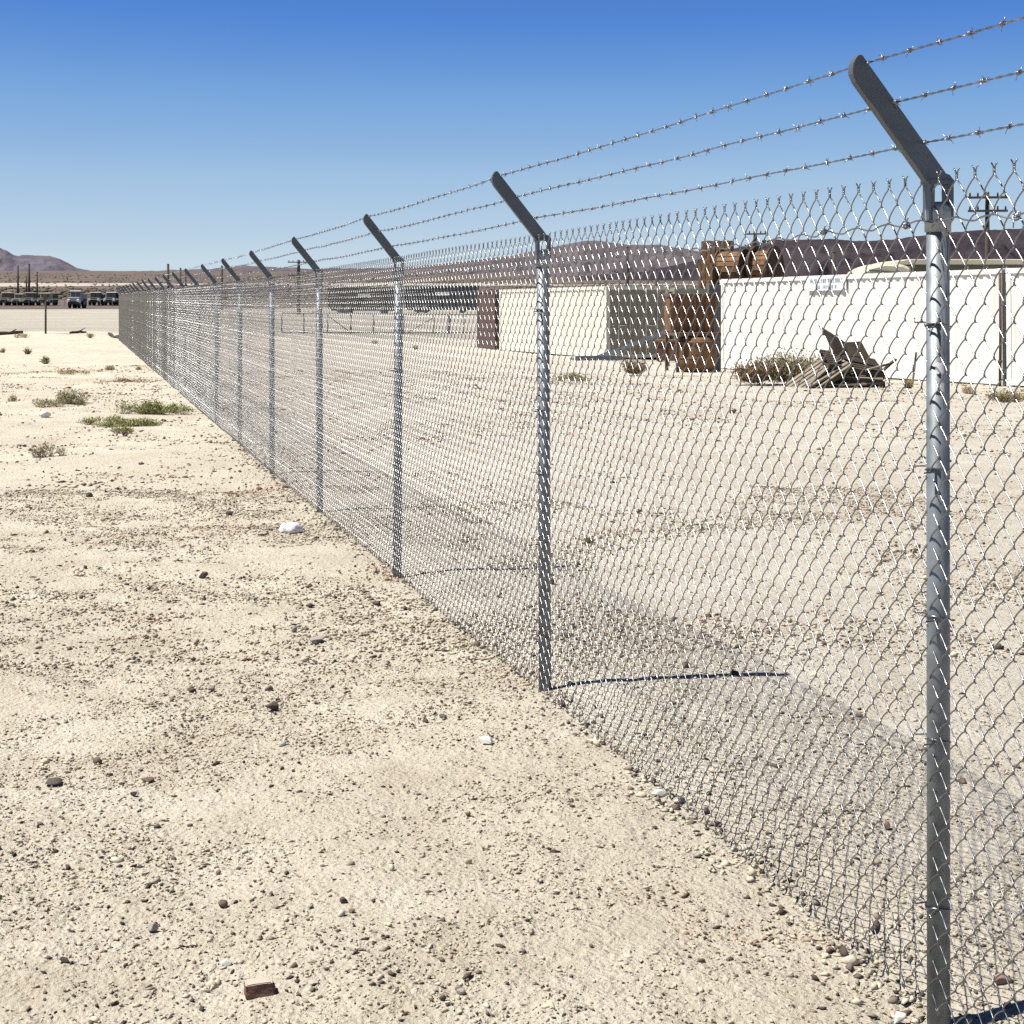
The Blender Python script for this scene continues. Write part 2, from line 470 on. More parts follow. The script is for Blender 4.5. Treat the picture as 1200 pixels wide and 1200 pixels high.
# ------------------------------------------------------------------ mountains
def mountain_mat(name, c, c2):  # rock colours carry a slight haze tint, no haze volume is built
    m, nt, b = nmat(name)
    v = N(nt, 'ShaderNodeNewGeometry').outputs['Position']
    n1 = noise(nt, v, 0.012, 7, 0.68)
    n2 = noise(nt, v, 0.10, 4, 0.7)
    f = math_n(nt, 'ADD', math_n(nt, 'MULTIPLY', n1, 0.7), math_n(nt, 'MULTIPLY', n2, 0.3))
    nt.links.new(ramp(nt, f, [(0.36, c), (0.62, c2)]).outputs[0], b.inputs['Base Color'])
    b.inputs['Roughness'].default_value = 1.0
    b.inputs['Specular IOR Level'].default_value = 0.0
    bump(nt, b, n2, 0.8, 6.0)
    return m
def mountain(name, ridge, d0, front, back, seed, mat, rough=1.0):
    px = np.linspace(ridge[0][0], ridge[-1][0], 420)
    ry = np.interp(px, [r[0] for r in ridge], [r[1] for r in ridge])
    # soften the corners of the traced line
    k = np.hanning(9); k /= k.sum(); ry = np.convolve(np.pad(ry, 4, mode='edge'), k, 'valid')
    vs = np.concatenate([np.linspace(-1, 0, 60), np.linspace(0, 1, 20)[1:]])
    PX, VV = np.meshgrid(px, vs)
    D = d0 + np.where(VV < 0, VV*front, VV*back)
    XX = (PX - 600)/F * D
    ry = ry + 0.55*rough*fbm(px*0.11, px*0.0 + seed, seed + 30, 4, 0.6)
    top = CZ + (HZ - ry)/F * d0
    basez = gmac(XX, np.maximum(D, 10)) - 6
    T = np.broadcast_to(top, PX.shape)
    prof = np.where(VV < 0, (1+VV)**1.35, (1-VV)**1.3)
    gul = 1 - np.abs(fbm(XX*0.006, D*0.0025, seed, 5, 0.55))
    dep = np.sin(np.clip(prof, 0, 1)*math.pi) * 0.85 * rough
    H = basez + (T - basez) * np.clip(prof - dep*(1-gul), 0, 1)
    H = H + 0.012*(T-basez)*fbm(XX*0.05, D*0.03, seed+9, 3) * (VV < 0.0)
    V = np.stack([XX, D, H], -1).reshape(-1, 3)
    I = np.arange(V.shape[0]).reshape(PX.shape)
    Q = np.stack([I[:-1, :-1], I[:-1, 1:], I[1:, 1:], I[1:, :-1]], -1).reshape(-1, 4)
    o = link_mesh(name, np_mesh(name, V, Q, None, mat, True)); tag(o, kind='structure'); return o
MM1 = mountain_mat('mountain_rock_mauve', (0.070, 0.060, 0.072), (0.145, 0.125, 0.135))
MM2 = mountain_mat('mountain_rock_dark', (0.027, 0.022, 0.029), (0.056, 0.047, 0.055))
MM3 = mountain_mat('mountain_rock_hazy', (0.085, 0.078, 0.10), (0.145, 0.132, 0.16))  # bluish distance haze mixed into the rock colour
mountain('mountain', [(-700, 300), (-420, 276), (-200, 283), (-90, 272), (-30, 279), (0, 290), (18, 300), (30, 299), (40, 299.5), (62, 300), (76, 306), (90, 314.5), (105, 317), (125, 318.5), (170, 322), (230, 330)], 3300, 900, 600, 5, MM3)
mountain('mountain', [(90, 322), (150, 318), (200, 316.5), (250, 315), (290, 311), (330, 313.5), (365, 315), (420, 314.5), (473, 313), (520, 309), (560, 304.5), (597, 300), (642, 291), (672, 284.5), (692, 281.5), (715, 284), (735, 287), (775, 287), (805, 292), (840, 300), (900, 306), (1000, 312), (1200, 318), (1500, 326)], 3000, 1000, 600, 6, MM1)
mountain('mountain', [(640, 326), (760, 318), (815, 305), (838, 297), (863, 291), (884, 284), (904, 280), (925, 281.5), (950, 280.5), (973, 280), (1004, 283), (1040, 281.5), (1060, 279), (1090, 274), (1118, 271.5), (1150, 270), (1200, 268), (1300, 262), (1450, 268), (1600, 280), (1800, 300), (2000, 320)], 2100, 800, 500, 7, MM2)

# ------------------------------------------------------------------ generic natural things
def ico(sub):
    bm = bmesh.new(); bmesh.ops.create_icosphere(bm, subdivisions=sub, radius=1.0)
    V = np.array([v.co[:] for v in bm.verts]); Fc = np.array([[v.index for v in f.verts] for f in bm.faces]); bm.free()
    return V, Fc
ICO1, ICO1F = ico(1)
ICO3, ICO3F = ico(3)
OCT = np.array([(1, 0, 0), (-1, 0, 0), (0, 1, 0), (0, -1, 0), (0, 0, 1), (0, 0, -1)], float)
OCTF = np.array([(0, 2, 4), (2, 1, 4), (1, 3, 4), (3, 0, 4), (2, 0, 5), (1, 2, 5), (3, 1, 5), (0, 3, 5)])
def noise3(P, seed, sc):
    return (vnoise(P[:, 0]*sc + 5.1*seed, P[:, 1]*sc, seed) + vnoise(P[:, 1]*sc + 3.3, P[:, 2]*sc + 1.7*seed, seed+1) + vnoise(P[:, 2]*sc, P[:, 0]*sc + 8.8, seed+2)) / 3
def stone_mesh(name, mat, seed, angular=0.5):
    P = ICO3.copy(); r_ = np.random.default_rng(seed)
    for _ in range(int(9 + 7*angular)):                       # chip flat facets
        n = r_.normal(size=3); n /= np.linalg.norm(n); d = r_.uniform(0.38, 0.8)
        q = P @ n; over = np.maximum(q - d, 0); P -= over[:, None]*n*0.92
    P *= (1 + 0.10*noise3(P, seed, 2.2) + 0.05*noise3(P, seed+5, 5.0))[:, None]
    return np_mesh(name, P, None, ICO3F, mat, False)
STONE_N = [0]
def stone(name, px, py, wpx, hpx, mat, label, cat='stone', rz=None, sink=0.35, angular=0.5, depth_ratio=0.8):
    c = at_ground(px, py + hpx*0.35)
    k = c.y / F
    STONE_N[0] += 1
    w, h = wpx*k/2, hpx*k/2*1.05
    me = stone_mesh(name, mat, 100 + STONE_N[0]*7, angular)
    o = link_mesh(name, me, None, (c.x, c.y, gz(c.x, c.y) + h*(1-sink)), (random.uniform(-.15, .15), random.uniform(-.15, .15), rz if rz is not None else random.uniform(-.5, .5)), (w, w*depth_ratio, h))
    return tag(o, label, cat)

# ------------------------------------------------------------------ scattered gravel (uncountable)
def scatter(n, ylo, yhi, medium, spread, dmin, dmax, seed):
    r_ = np.random.default_rng(seed)
    yy = np.sqrt(r_.uniform(ylo**2, yhi**2, n*5))
    xx = r_.uniform(-1, 1, n*5) * (0.36*yy + 0.9)
    dens = 0.34 + 0.62*fbm(xx*0.8, yy*0.8, 71, 3) + 0.45*fbm(xx*3.3, yy*3.3, 77, 2) + 0.35*vnoise(xx*9, yy*9, 79)
    s, p = sp(xx, yy)
    dens = dens + np.where(np.abs(p) < 0.6, 0.12, 0) - np.where(p > 0.9, 0.15, 0)
    keep = r_.uniform(0, 1, n*5) < np.clip(dens, 0.03, 1)**1.2
    xx, yy = xx[keep][:n], yy[keep][:n]
    dia = np.clip(medium*np.exp(spread*r_.normal(size=len(xx))), dmin, dmax)
    return xx, yy, dia, r_
def pebbles(name, sets, mat):
    Vs, Fs, off = [], [], 0
    for (xx, yy, dia, r_), BV, BF in sets:
        n = len(xx); nv = len(BV)
        base = BV[None]*(1 + r_.uniform(-0.34, 0.34, (n, nv, 1))) + r_.uniform(-.2, .2, (n, nv, 3))
        sc = np.stack([r_.uniform(.8, 1.8, n), r_.uniform(.55, 1.0, n), r_.uniform(.42, .95, n)], -1)
        base = base*sc[:, None]*(dia/2)[:, None, None]
        th = r_.uniform(0, 2*math.pi, n); c, s = np.cos(th)[:, None], np.sin(th)[:, None]
        tl = r_.normal(0, 0.4, n)[:, None]
        x, y, z = base[..., 0], base[..., 1], base[..., 2]
        y, z = y*np.cos(tl) - z*np.sin(tl), y*np.sin(tl) + z*np.cos(tl)
        x, y = x*c - y*s, x*s + y*c
        zz = gnd(xx, yy) + dia*r_.uniform(0.05, 0.3, n)
        P = np.stack([x + xx[:, None], y + yy[:, None], z + zz[:, None]], -1)
        Vs.append(P.reshape(-1, 3))
        Fs.append((BF[None] + (np.arange(n)*nv)[:, None, None]).reshape(-1, 3) + off)
        off += n*nv
    return link_mesh(name, np_mesh(name, np.concatenate(Vs), None, np.concatenate(Fs), mat, False))
SC = [(scatter(62000, 2.6, 7.0, 0.0056, 0.52, 0.0025, 0.015, 1), OCT, OCTF), (scatter(2200, 2.6, 9.0, 0.0125, 0.38, 0.008, 0.032, 5), ICO1, ICO1F),
      (scatter(60000, 7.0, 14.0, 0.0105, 0.40, 0.006, 0.035, 2), OCT, OCTF), (scatter(24000, 14, 40.0, 0.022, 0.4, 0.013, 0.09, 3), OCT, OCTF)]
def foot_clods(n, seed):
    r_ = np.random.default_rng(seed)
    ss = -0.5 + 15.5*r_.uniform(0, 1, n)**1.3; pp = r_.normal(0.0, 0.055, n) - 0.03
    return P1.x + U.x*ss + NR.x*pp, P1.y + U.y*ss + NR.y*pp, np.clip(0.011*np.exp(0.5*r_.normal(size=n)), 0.006, 0.035), r_
SC += [(foot_clods(2600, 21), OCT, OCTF)]
gv = pebbles('gravel', SC, M_GRAVEL)
tag(gv, 'loose brown and grey gravel strewn over the sandy ground', 'gravel', kind='stuff')

# ------------------------------------------------------------------ the fence
A_W, B_H = 0.0365, 0.0373       # half diamond width and height
NROW = 48
Z0 = 0.035                      # bottom of the fabric above the ground
FY = 0.0315                     # fabric stands off the post line, on the camera side
fence = empty('chain_link_fence', (P1.x, P1.y, 0), math.atan2(U.y, U.x), 'long galvanised chain link fence with barbed wire on angled arms', 'fence')
def fz(s):
    v = along(s); return float(gmac(v.x, v.y))
def wire_path(even, fine):
    pts = []
    d = 0.0021
    e = 0.0042
    for k in range(NROW + 1):
        right = (k % 2 == 0) if even else (k % 2 == 1)
        x = A_W if right else 0.0; z = Z0 + k*B_H
        # a run that climbs away to the right is the front one of the spiral
        front_in = d if (not right) else -d
        if not fine:
            pts.append((x, 0.0, z)); continue
        sx = 1 if right else -1
        if k > 0: pts.append((x - sx*e, front_in, z - e))
        if 0 < k < NROW: pts.append((x + sx*0.0022, 0.0, z))
        if k < NROW:
            pts.append((x - sx*e, -front_in, z + e))
            # the runs that lean one way bow, the others stay straight
            if right:
                for t_, f_ in ((0.25, 0.95), (0.5, 1.0), (0.75, 0.5)):
                    pts.append((A_W*(1 - t_) + 0.0019*f_, -front_in*1.2, z + B_H*t_ + 0.0019*f_))
            else:
                pts.append((A_W*0.5 - 0.0004, -front_in*1.2, z + B_H*0.5 + 0.0004))
    # bottom knuckle
    x0 = A_W if even else 0.0; sx = 1 if even else -1
    if fine:
        pts = [(x0 + sx*0.002, 0.003, Z0 + 0.006), (x0 + sx*0.004, 0.002, Z0 - 0.004), (x0 + sx*0.001, 0.0, Z0 - 0.008), (x0 - sx*0.002, -0.001, Z0 - 0.004)] + pts
    # twisted selvage at the top
    ztop = Z0 + NROW*B_H
    right = even  # NROW is even
    xt = A_W if right else 0.0; sx = 1 if right else -1
    ph0 = math.pi if right else 0.0
    nt_ = 12 if fine else 3
    for j in range(nt_ + 1):
        th = ph0 + 2.6*2*math.pi*j/nt_ if fine else ph0
        pts.append((xt + 0.0019*math.cos(th), 0.0019*math.sin(th), ztop + 0.001 + 0.0155*j/nt_))
    thE = ph0 + 2.6*2*math.pi
    ex = math.cos(thE); 
    pts.append((xt + 0.0035*ex, 0.003*math.sin(thE), ztop + 0.0195))
    pts.append((xt + 0.0085*ex, 0.004*math.sin(thE), ztop + 0.0245))
    return pts
WR = 0.00168
wire_me = []
for ev in (True, False):
    mb = MB(); mb.tube(wire_path(ev, True), WR, 5); wire_me.append(mb.mesh('fabric_wire', M_WIRE, True))
def wire_off(s):
    return 0.010*float(vnoise(s*0.45, 1.5, 61)) + 0.004*float(vnoise(s*1.7, 4.5, 62))
def wire_lean(s):
    return 0.006*float(vnoise(s*0.6, 8.5, 63))
S_BEG, S_END = -3.0, 62.6
i0 = int(S_BEG/A_W); i1 = int(S_END/A_W)
n_a = 2*int(-0.20/A_W); n_b = n_a + 300
for i in range(n_a, n_b):
    s = i*A_W
    link_mesh('fabric_wire', wire_me[0 if i % 2 == 0 else 1], fence, (s, FY + wire_off(s), fz(s)), (wire_lean(s), 0, 0))
# the far rest of the fabric: one part, a two-wire unit repeated along a line of points
mb = MB()
mb.tube(wire_path(True, True), WR, 4); mb.tube([(x + A_W, y, z) for x, y, z in wire_path(False, True)], WR, 4)
unit = bpy.data.objects.new('fabric_unit', mb.mesh('fabric_unit', M_WIRE, True))
pv = [(i*A_W, FY + wire_off(i*A_W), fz(i*A_W)) for i in list(range(i0 + (i0 % 2), n_a, 2)) + list(range(n_b, i1, 2))]
assert n_a % 2 == 0
pme = bpy.data.meshes.new('fabric_mesh'); pme.from_pydata(pv, [], []); pme.materials.append(M_WIRE)
fab = link_mesh('fabric_mesh', pme, fence)
ng = bpy.data.node_groups.new('fabric_repeat', 'GeometryNodeTree')
ng.interface.new_socket('Geometry', in_out='INPUT', socket_type='NodeSocketGeometry')
ng.interface.new_socket('Geometry', in_out='OUTPUT', socket_type='NodeSocketGeometry')
gi = ng.nodes.new('NodeGroupInput'); go = ng.nodes.new('NodeGroupOutput')
oi = ng.nodes.new('GeometryNodeObjectInfo'); oi.inputs[0].default_value = unit; oi.transform_space = 'ORIGINAL'
ip = ng.nodes.new('GeometryNodeInstanceOnPoints')
ng.links.new(gi.outputs[0], ip.inputs['Points']); ng.links.new(oi.outputs['Geometry'], ip.inputs['Instance']); ng.links.new(ip.outputs[0], go.inputs[0])
md = fab.modifiers.new('repeat', 'NODES'); md.node_group = ng
fab['kind'] = 'stuff'; fab['label'] = 'fine grey wire mesh where the fence recedes'

# posts with cap, open bracket and angled arm
POST_H = 1.775
H_TOP = 1.83
ARM_L = 0.325
AD = Vector((0, 0.625, 0.78)).normalized()
AP = Vector((0, -AD.z, AD.y))
def post_parts():
    mb = MB(); prof = [(0.025, -0.12), (0.025, POST_H)]
    mb.lathe(prof, 24); post = mb.mesh('post', M_POST, True)
    mb = MB()   # domed sleeve cap
    mb.lathe([(0.0285, POST_H - 0.055), (0.0285, POST_H - 0.012), (0.027, POST_H - 0.003), (0.022, POST_H + 0.006), (0.010, POST_H + 0.011)], 24)
    cap = mb.mesh('cap', M_CAP, True)
    mb = MB()   # rectangular eye between cap and arm
    mb.box((-0.017, -0.029, POST_H - 0.03), (0.017, -0.019, H_TOP - 0.002))
    mb.box((-0.017, 0.017, POST_H - 0.03), (0.017, 0.027, H_TOP - 0.002))
    mb.box((-0.0165, -0.031, H_TOP - 0.006), (0.0165, 0.032, H_TOP + 0.003))
    br = mb.mesh('bracket', M_ARM)
    # channel section arm: web facing along the fence, flanges turned away
    W2 = 0.0235
    outline = [(-W2, 0.0)]
    for j in range(11):
        w_ = -W2 + 2*W2*j/10
        outline.append((w_, ARM_L - 0.042*(1 - math.sqrt(max(0, 1 - ((W2 - w_)/(2*W2))**2))) - 0.006*max(0, (w_ - 0.7*W2)/(0.3*W2))**2))
    outline.append((W2, 0.0))
    mb = MB()
    base = Vector((0, 0.006, H_TOP + 0.004))
    def P(w, l, x): return base + AP*w + AD*l + Vector((x, 0, 0))
    k = len(outline); vs = []; 
    x0, x1 = -0.012, -0.0095
    # cut the foot level
    def foot(w, l):
        if l < 0.05: return l + w*AP.z/AD.z*-1.0 if False else l
        return l
    for x in (x0, x1): vs += [P(w, l, x) for w, l in outline]
    fs = [tuple(range(k)), tuple(reversed(range(k, 2*k)))] + [(i, (i+1) % k, (i+1) % k + k, i+k) for i in range(k)]
    mb.add(vs, fs)
    # flange: same outline offset inwards, swept away from the camera
    inner = [(w*0.88, l if l < 0.01 else l - 0.0028) for w, l in outline]
    vs = [P(w, l, x0 + 0.0003) for w, l in outline] + [P(w, l, 0.011) for w, l in outline] + [P(w, l, x0 + 0.0003) for w, l in inner] + [P(w, l, 0.011) for w, l in inner]
    fs = []
    for i in range(k - 1):
        fs += [(i, i+1, i+1+k, i+k), (2*k+i, 3*k+i, 3*k+i+1, 2*k+i+1), (k+i, k+i+1, 3*k+i+1, 3*k+i)]
    mb.add(vs, fs)
    # gusset where the arm meets the eye
    mb.add([Vector((x, y, z)) for x in (x0 + 0.0002, x1) for y, z in ((-0.033, H_TOP + 0.003), (0.032, H_TOP + 0.003), (0.008, H_TOP + 0.024), (-0.022, H_TOP + 0.015))],
           [(0,1,2,3), (7,6,5,4), (0,4,5,1), (1,5,6,2), (2,6,7,3), (3,7,4,0)])
    arm = mb.mesh('barb_arm', M_ARM)
    return post, cap, br, arm
pm, cm, bm_, am = post_parts()
NOTCH = [0.300, 0.195, 0.085]
def notch_pt(l):
    return Vector((0, 0.006, H_TOP + 0.004)) + AP*0.0225 + AD*l
mb = MB()
for l in NOTCH:
    c = notch_pt(l)
    mb.tube([c + Vector((-0.016, 0, 0)) - AP*0.004, c + Vector((-0.0135, 0, 0)) + AP*0.006, c + Vector((0.0, 0, 0)) + AP*0.006, c + Vector((0.012, 0, 0)) - AP*0.004], 0.0016, 5)
clip_me = mb.mesh('wire_clip', M_BARB, True)
mb = MB()
pts = []
for j in range(9):
    th = -2.2 + 4.6*j/8 + math.pi
    pts.append((0.0275*math.sin(th), 0.0275*-math.cos(th), 0.004*math.sin(2*th)))
pts = [(0.030, 0.040, 0.014), (0.024, 0.043, 0.004)] + pts + [(-0.022, 0.042, -0.006), (-0.030, 0.038, -0.016)]
mb.tube(pts, 0.0019, 5); tie_me = mb.mesh('wire_tie', M_WIRE, True)
n_posts = 21
for k in range(-1, n_posts):
    s = 3.05*k
    z = fz(s)
    rr = random.Random(k)
    lean = (rr.uniform(-.006, .006), rr.uniform(-.006, .006), 0) if k != 0 else (0, 0.002, 0)
    po = link_mesh('post', pm, fence, (s, 0, z), lean)
    link_mesh('cap', cm, po); link_mesh('bracket', bm_, po)
    a = link_mesh('barb_arm', am, po, None, (0, 0, rr.uniform(-.05, .05) if k not in (0, 1, 2) else 0))
    if k < 8:
        for h in (0.22, 0.62, 0.88, 1.18, 1.52):
            link_mesh('wire_tie', tie_me, po, (0, 0, h + rr.uniform(-.04, .04)), (0, 0, rr.uniform(-.3, .3)))
    if k < 10: link_mesh('wire_clip', clip_me, po)
    if k == 0:
        first_post = po
# torn paper tag on the nearest post
mb = MB()
for th0, th1, zl, zh in ((0.85, 1.5, 1.412, 1.436), (0.8, 1.55, 1.372, 1.393)):
    vs = []; nseg = 5
    for rad in (0.0262, 0.0268):
        for j in range(nseg + 1):
            th = math.pi/2 + th0 + (th1 - th0)*j/nseg
            wob = 0.0025*math.sin(j*2.3 + zl*90)
            vs += [(rad*math.cos(th), rad*math.sin(th), zl + wob), (rad*math.cos(th), rad*math.sin(th), zh - wob)]
    m_ = (nseg+1)*2; fs = []
    for j in range(nseg):
        fs.append((m_+2*j, m_+2*j+2, m_+2*j+3, m_+2*j+1))
        fs.append((2*j, 2*j+1, 2*j+3, 2*j+2))
    mb.add(vs, fs)
tg = mb.build('paper_tag', M_LABELTAG, first_post); tg['label'] = 'torn white paper tag stuck on the post'

# end post of the run, thicker
mb = MB(); mb.lathe([(0.036, -0.1), (0.036, 1.86), (0.03, 1.885), (0.012, 1.895)], 14)
mb.build('end_post', M_ARM, fence, True, 0, (S_END + 0.06, 0, fz(S_END)))

# tension wire woven through the top of the fabric, and its rings
zt = Z0 + (NROW - 2.45)*B_H
pts = []
s = S_BEG
while s < S_END:
    step = 0.0183 if s < 14 else 0.12
    w = 0.0052*math.sin(2*math.pi*s/(4*A_W)) + 0.004*float(vnoise(s*3, 2.5, 81)) + 0.010*float(vnoise(s*0.7, 7.5, 82))
    pts.append((s, FY + 0.004 + wire_off(s) + 0.004*math.cos(2*math.pi*s/(2*A_W)), fz(s) + zt + w)); s += step
mb = MB(); mb.tube(pts, 0.0021, 5); mb.build('tension_wire', M_BARB, fence, True)
mb = MB()
for j in range(3):
    th = [j*0.9 + 2*math.pi*q/10 for q in range(11)]
    mb.tube([(0.006*(j-1) + 0.002*math.sin(q*1.3), 0.0065*math.cos(q), 0.0065*math.sin(q)) for q in th], 0.0017, 4, True)
mb.tube([(0.004, 0.004, 0.002), (0.014, 0.008, -0.008), (0.02, 0.009, -0.012)], 0.0017, 4)
ring_me = mb.mesh('hog_ring', M_BARB, True)
s = -0.35; j = 0
while s < 12:
    w = 0.010*float(vnoise(s*0.7, 7.5, 82)) + 0.0052*math.sin(2*math.pi*s/(4*A_W))
    link_mesh('hog_ring', ring_me, fence, (s, FY + 0.006 + wire_off(s), fz(s) + zt + w), (random.uniform(-.5, .5), random.uniform(0, 6.28), 0))
    s += 0.36 + 0.12*random.random(); j += 1

# barbed wire: two twisted strands and four point barbs
def strand_center(s, l, seed):
    k = s/3.05; fr = k - math.floor(k)
    sag = -0.010*4*fr*(1-fr)*(0.6 + 0.5*float(vnoise(math.floor(k), seed + 0.5, 95)))
    c = notch_pt(l)
    return Vector((s, c.y + 0.003*float(vnoise(s*1.1, seed + .5, 97)), c.z + fz(s) + sag + 0.0035*float(vnoise(s*2.3, seed + 3.5, 96))))
def barb_geo(mb, c=Vector((0, 0, 0)), rot=0.0, size=1.0, lo=False):
    def rp(x, r, th): return c + Vector((x, r*math.cos(th+rot), r*math.sin(th+rot)))*size
    if lo:
        for th, dx in ((0.3, .004), (2.0, -.004), (3.6, .005), (5.1, -.005)):
            mb.tube([rp(dx, 0, 0), rp(dx*2.2, 0.012, th)], 0.0014*size, 3, False)
        return
    for q in range(2):
        ph = q*math.pi*0.6; x0 = -0.0055 + q*0.0065
        pts = [rp(x0 - 0.006, 0.0125, ph - 0.25), rp(x0 - 0.002, 0.0046, ph)]
        for j in range(1, 9): pts.append(rp(x0 + 0.0045*j/8, 0.0040, ph + 1.35*2*math.pi*j/8))
        the = ph + 1.35*2*math.pi
        pts += [rp(x0 + 0.009, 0.0135, the + 0.25)]
        mb.tube(pts, [0.0006] + [0.00135]*(len(pts)-2) + [0.0007], 4, True)
mb = MB(); barb_geo(mb, size=1.0); barb_me = mb.mesh('barb', M_BARB, True)
for si, l in enumerate(NOTCH):
    mb = MB()
    for q in range(2):
        pts = []; s = S_BEG
        while s < S_END:
            c = strand_center(s, l, si)
            near = s < 14
            th = 2*math.pi*s/0.072 + q*math.pi
            r = 0.0015
            pts.append(c + Vector((0, r*math.cos(th), r*math.sin(th))))
            s += 0.009 if near else 0.030
        mb.tube(pts, 0.00125, 4, True)
    st = mb.build('barbed_wire', M_BARB, fence, True)
    far = MB(); s = S_BEG + 0.03*si; cnt = 0
    while s < S_END:
        c = strand_center(s, l, si)
        if -0.7 < s < 11.0:
            link_mesh('barb', barb_me, st, c, (random.uniform(0, 6.28), random.uniform(-.12, .12), random.uniform(-.12, .12)), (1, 1, 1))
        else:
            barb_geo(far, c, random.uniform(0, 6.28), 1.0, True)
        s += 0.118 + random.uniform(-.008, .008)
    fb = far.build('barb', M_BARB, st); fb['kind'] = 'stuff'

# ------------------------------------------------------------------ shipping containers
M_CW = paint('container_white', (0.67, 0.67, 0.645), 0.55, (0.45, 0.36, 0.26), 0.16, 1.3, 0, 0.05, streak=0.32)
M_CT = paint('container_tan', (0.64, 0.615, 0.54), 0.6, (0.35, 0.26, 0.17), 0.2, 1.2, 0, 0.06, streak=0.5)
M_CG = paint('container_green', (0.26, 0.28, 0.22), 0.6, (0.3, 0.24, 0.18), 0.25, 1.4, 0, 0.12)
M_CM = paint('container_maroon', (0.095, 0.055, 0.05), 0.6, (0.15, 0.1, 0.08), 0.2, 1.4, 0, 0.12)
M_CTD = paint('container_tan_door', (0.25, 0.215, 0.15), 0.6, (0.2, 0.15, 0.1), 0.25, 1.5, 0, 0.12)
M_ROD = paint('lock_rod_steel', (0.62, 0.61, 0.55), 0.45, (0.4, 0.3, 0.2), 0.2, 6)
M_FLOOR_GAPSHADE = paint('dark_floor_and_gap_shade', (0.03, 0.03, 0.03), 0.8)  # near black, for container floors and the painted shade in the joint
M_SEAMRUST = paint('dark_pole_rust', (0.075, 0.045, 0.03), 0.8, (0.16, 0.08, 0.04), 0.3, 4)
CL, CW_, CH = 12.19, 2.44, 2.59
def corr_profile(L, pitch=0.278, dep=0.03):
    out = []; x = 0.0
    while x < L - 1e-6:
        for fx, d in ((0.0, 0.0), (0.072/0.278, 0.0), (0.140/0.278, dep), (0.210/0.278, dep)):
            xx = x + fx*pitch
            if xx < L: out.append((xx, d))
        x += pitch
    out.append((L, 0.0)); return out
def container(label, origin, yaw, wall, door, cat='container', group=None, length=CL):
    """origin: ground corner; local X runs along the length, local -Y is the long side turned to the left"""
    c = empty('shipping_container', origin, yaw, label, cat, group)
    L = length; p = 0.16
    for y0, sgn in ((0.0, 1), (CW_, -1)):
        prof = corr_profile(L - 2*p)
        mb = MB(); vs = []; fs = []
        for x, d in prof:
            yy = y0 + sgn*(0.028 + d)
            vs += [(p + x, yy, 0.155), (p + x, yy, CH - 0.115), (p + x, yy + sgn*0.003, 0.155), (p + x, yy + sgn*0.003, CH - 0.115)]
        for i in range(len(prof) - 1):
            a = i*4; b = a + 4
            fs += [(a, b, b+1, a+1), (a+2, a+3, b+3, b+2)]
        mb.add(vs, fs); mb.build('side_panel', wall, c)
        MB().box((p, y0 - 0.002*sgn if sgn > 0 else y0 - 0.06, CH - 0.118), (L - p, y0 + 0.06 if sgn > 0 else y0 + 0.002, CH - 0.004)).build('top_rail', wall, c)
        MB().box((p, y0 - 0.002*sgn if sgn > 0 else y0 - 0.06, 0.03), (L - p, y0 + 0.06 if sgn > 0 else y0 + 0.002, 0.158)).build('bottom_rail', wall, c)
    for x in (0.0, L - p):
        for y in (0.0, CW_ - p):
            MB().box((x, y, 0.118), (x + p, y + p, CH - 0.118)).build('corner_post', wall, c, bevel=0.012)
            for z in (0.0, CH - 0.118):
                MB().box((x - 0.004, y - 0.004, z), (x + p + 0.004, y + p + 0.004, z + 0.118)).build('corner_casting', wall, c, bevel=0.014)
    prof = corr_profile(L - 2*p, 0.209, 0.02)
    mb = MB(); vs = []; fs = []
    for x, d in prof: vs += [(p + x, 0.05, CH - 0.006 - d), (p + x, CW_ - 0.05, CH - 0.006 - d)]
    for i in range(len(prof) - 1): fs.append((2*i, 2*i+2, 2*i+3, 2*i+1))
    mb.add(vs, fs); mb.build('roof', wall, c)
    MB().box((0.1, 0.06, 0.08), (L - 0.1, CW_ - 0.06, 0.15)).build('floor', M_FLOOR_GAPSHADE, c)
    MB().box((0.03, p, 0.12), (0.09, CW_ - p, CH - 0.1)).build('end_panel', wall, c)
    MB().box((L - 0.09, p, CH - 0.13), (L - 0.004, CW_ - p, CH - 0.004)).build('door_header', wall, c)
    MB().box((L - 0.09, p, 0.03), (L - 0.004, CW_ - p, 0.15)).build('door_sill', wall, c)
    dw = (CW_ - 2*p)/2
    for k in range(2):
        y = p + k*dw
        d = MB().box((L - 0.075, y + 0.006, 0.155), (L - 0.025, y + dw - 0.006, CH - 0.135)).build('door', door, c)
        for fy in (0.3, 0.72):
            yy = y + dw*fy
            MB().tube([(L - 0.005, yy, 0.1), (L - 0.005, yy, CH - 0.07)], 0.02, 8).build('lock_rod', M_ROD, d, True)
        MB().bar((L + 0.008, y + dw*0.3, 1.2), (L + 0.008, y + dw*0.62, 1.17), 0.02, 0.035).build('handle', M_ROD, d)
    return c
def place_container(label, A, B, wall, door, group=None, dz=0.0, length=CL):
    """A far end of the long lit side, B towards the near end"""
    d = (Vector(B) - Vector(A)); yaw = math.atan2(d.y, d.x)
    e = Vector((math.cos(yaw), math.sin(yaw), 0))
    mid = Vector(A) + e*length/2
    z = float(gmac(mid.x, mid.y)); 
    c = container(label, (A[0], A[1], z + 0.02 + dz), yaw, wall, door, group=group, length=length)
    zA = float(gmac(A[0], A[1])); Bp = Vector(A) + e*length; zB = float(gmac(Bp.x, Bp.y))
    tilt = math.atan2(zB - zA, length)
    c.location.z = zA + dz
    c.rotation_euler = Euler((0, -tilt, yaw), 'XYZ')
    return c, yaw
WA = (6.02, 46.9, 0); WB = (10.70, 35.9, 0)
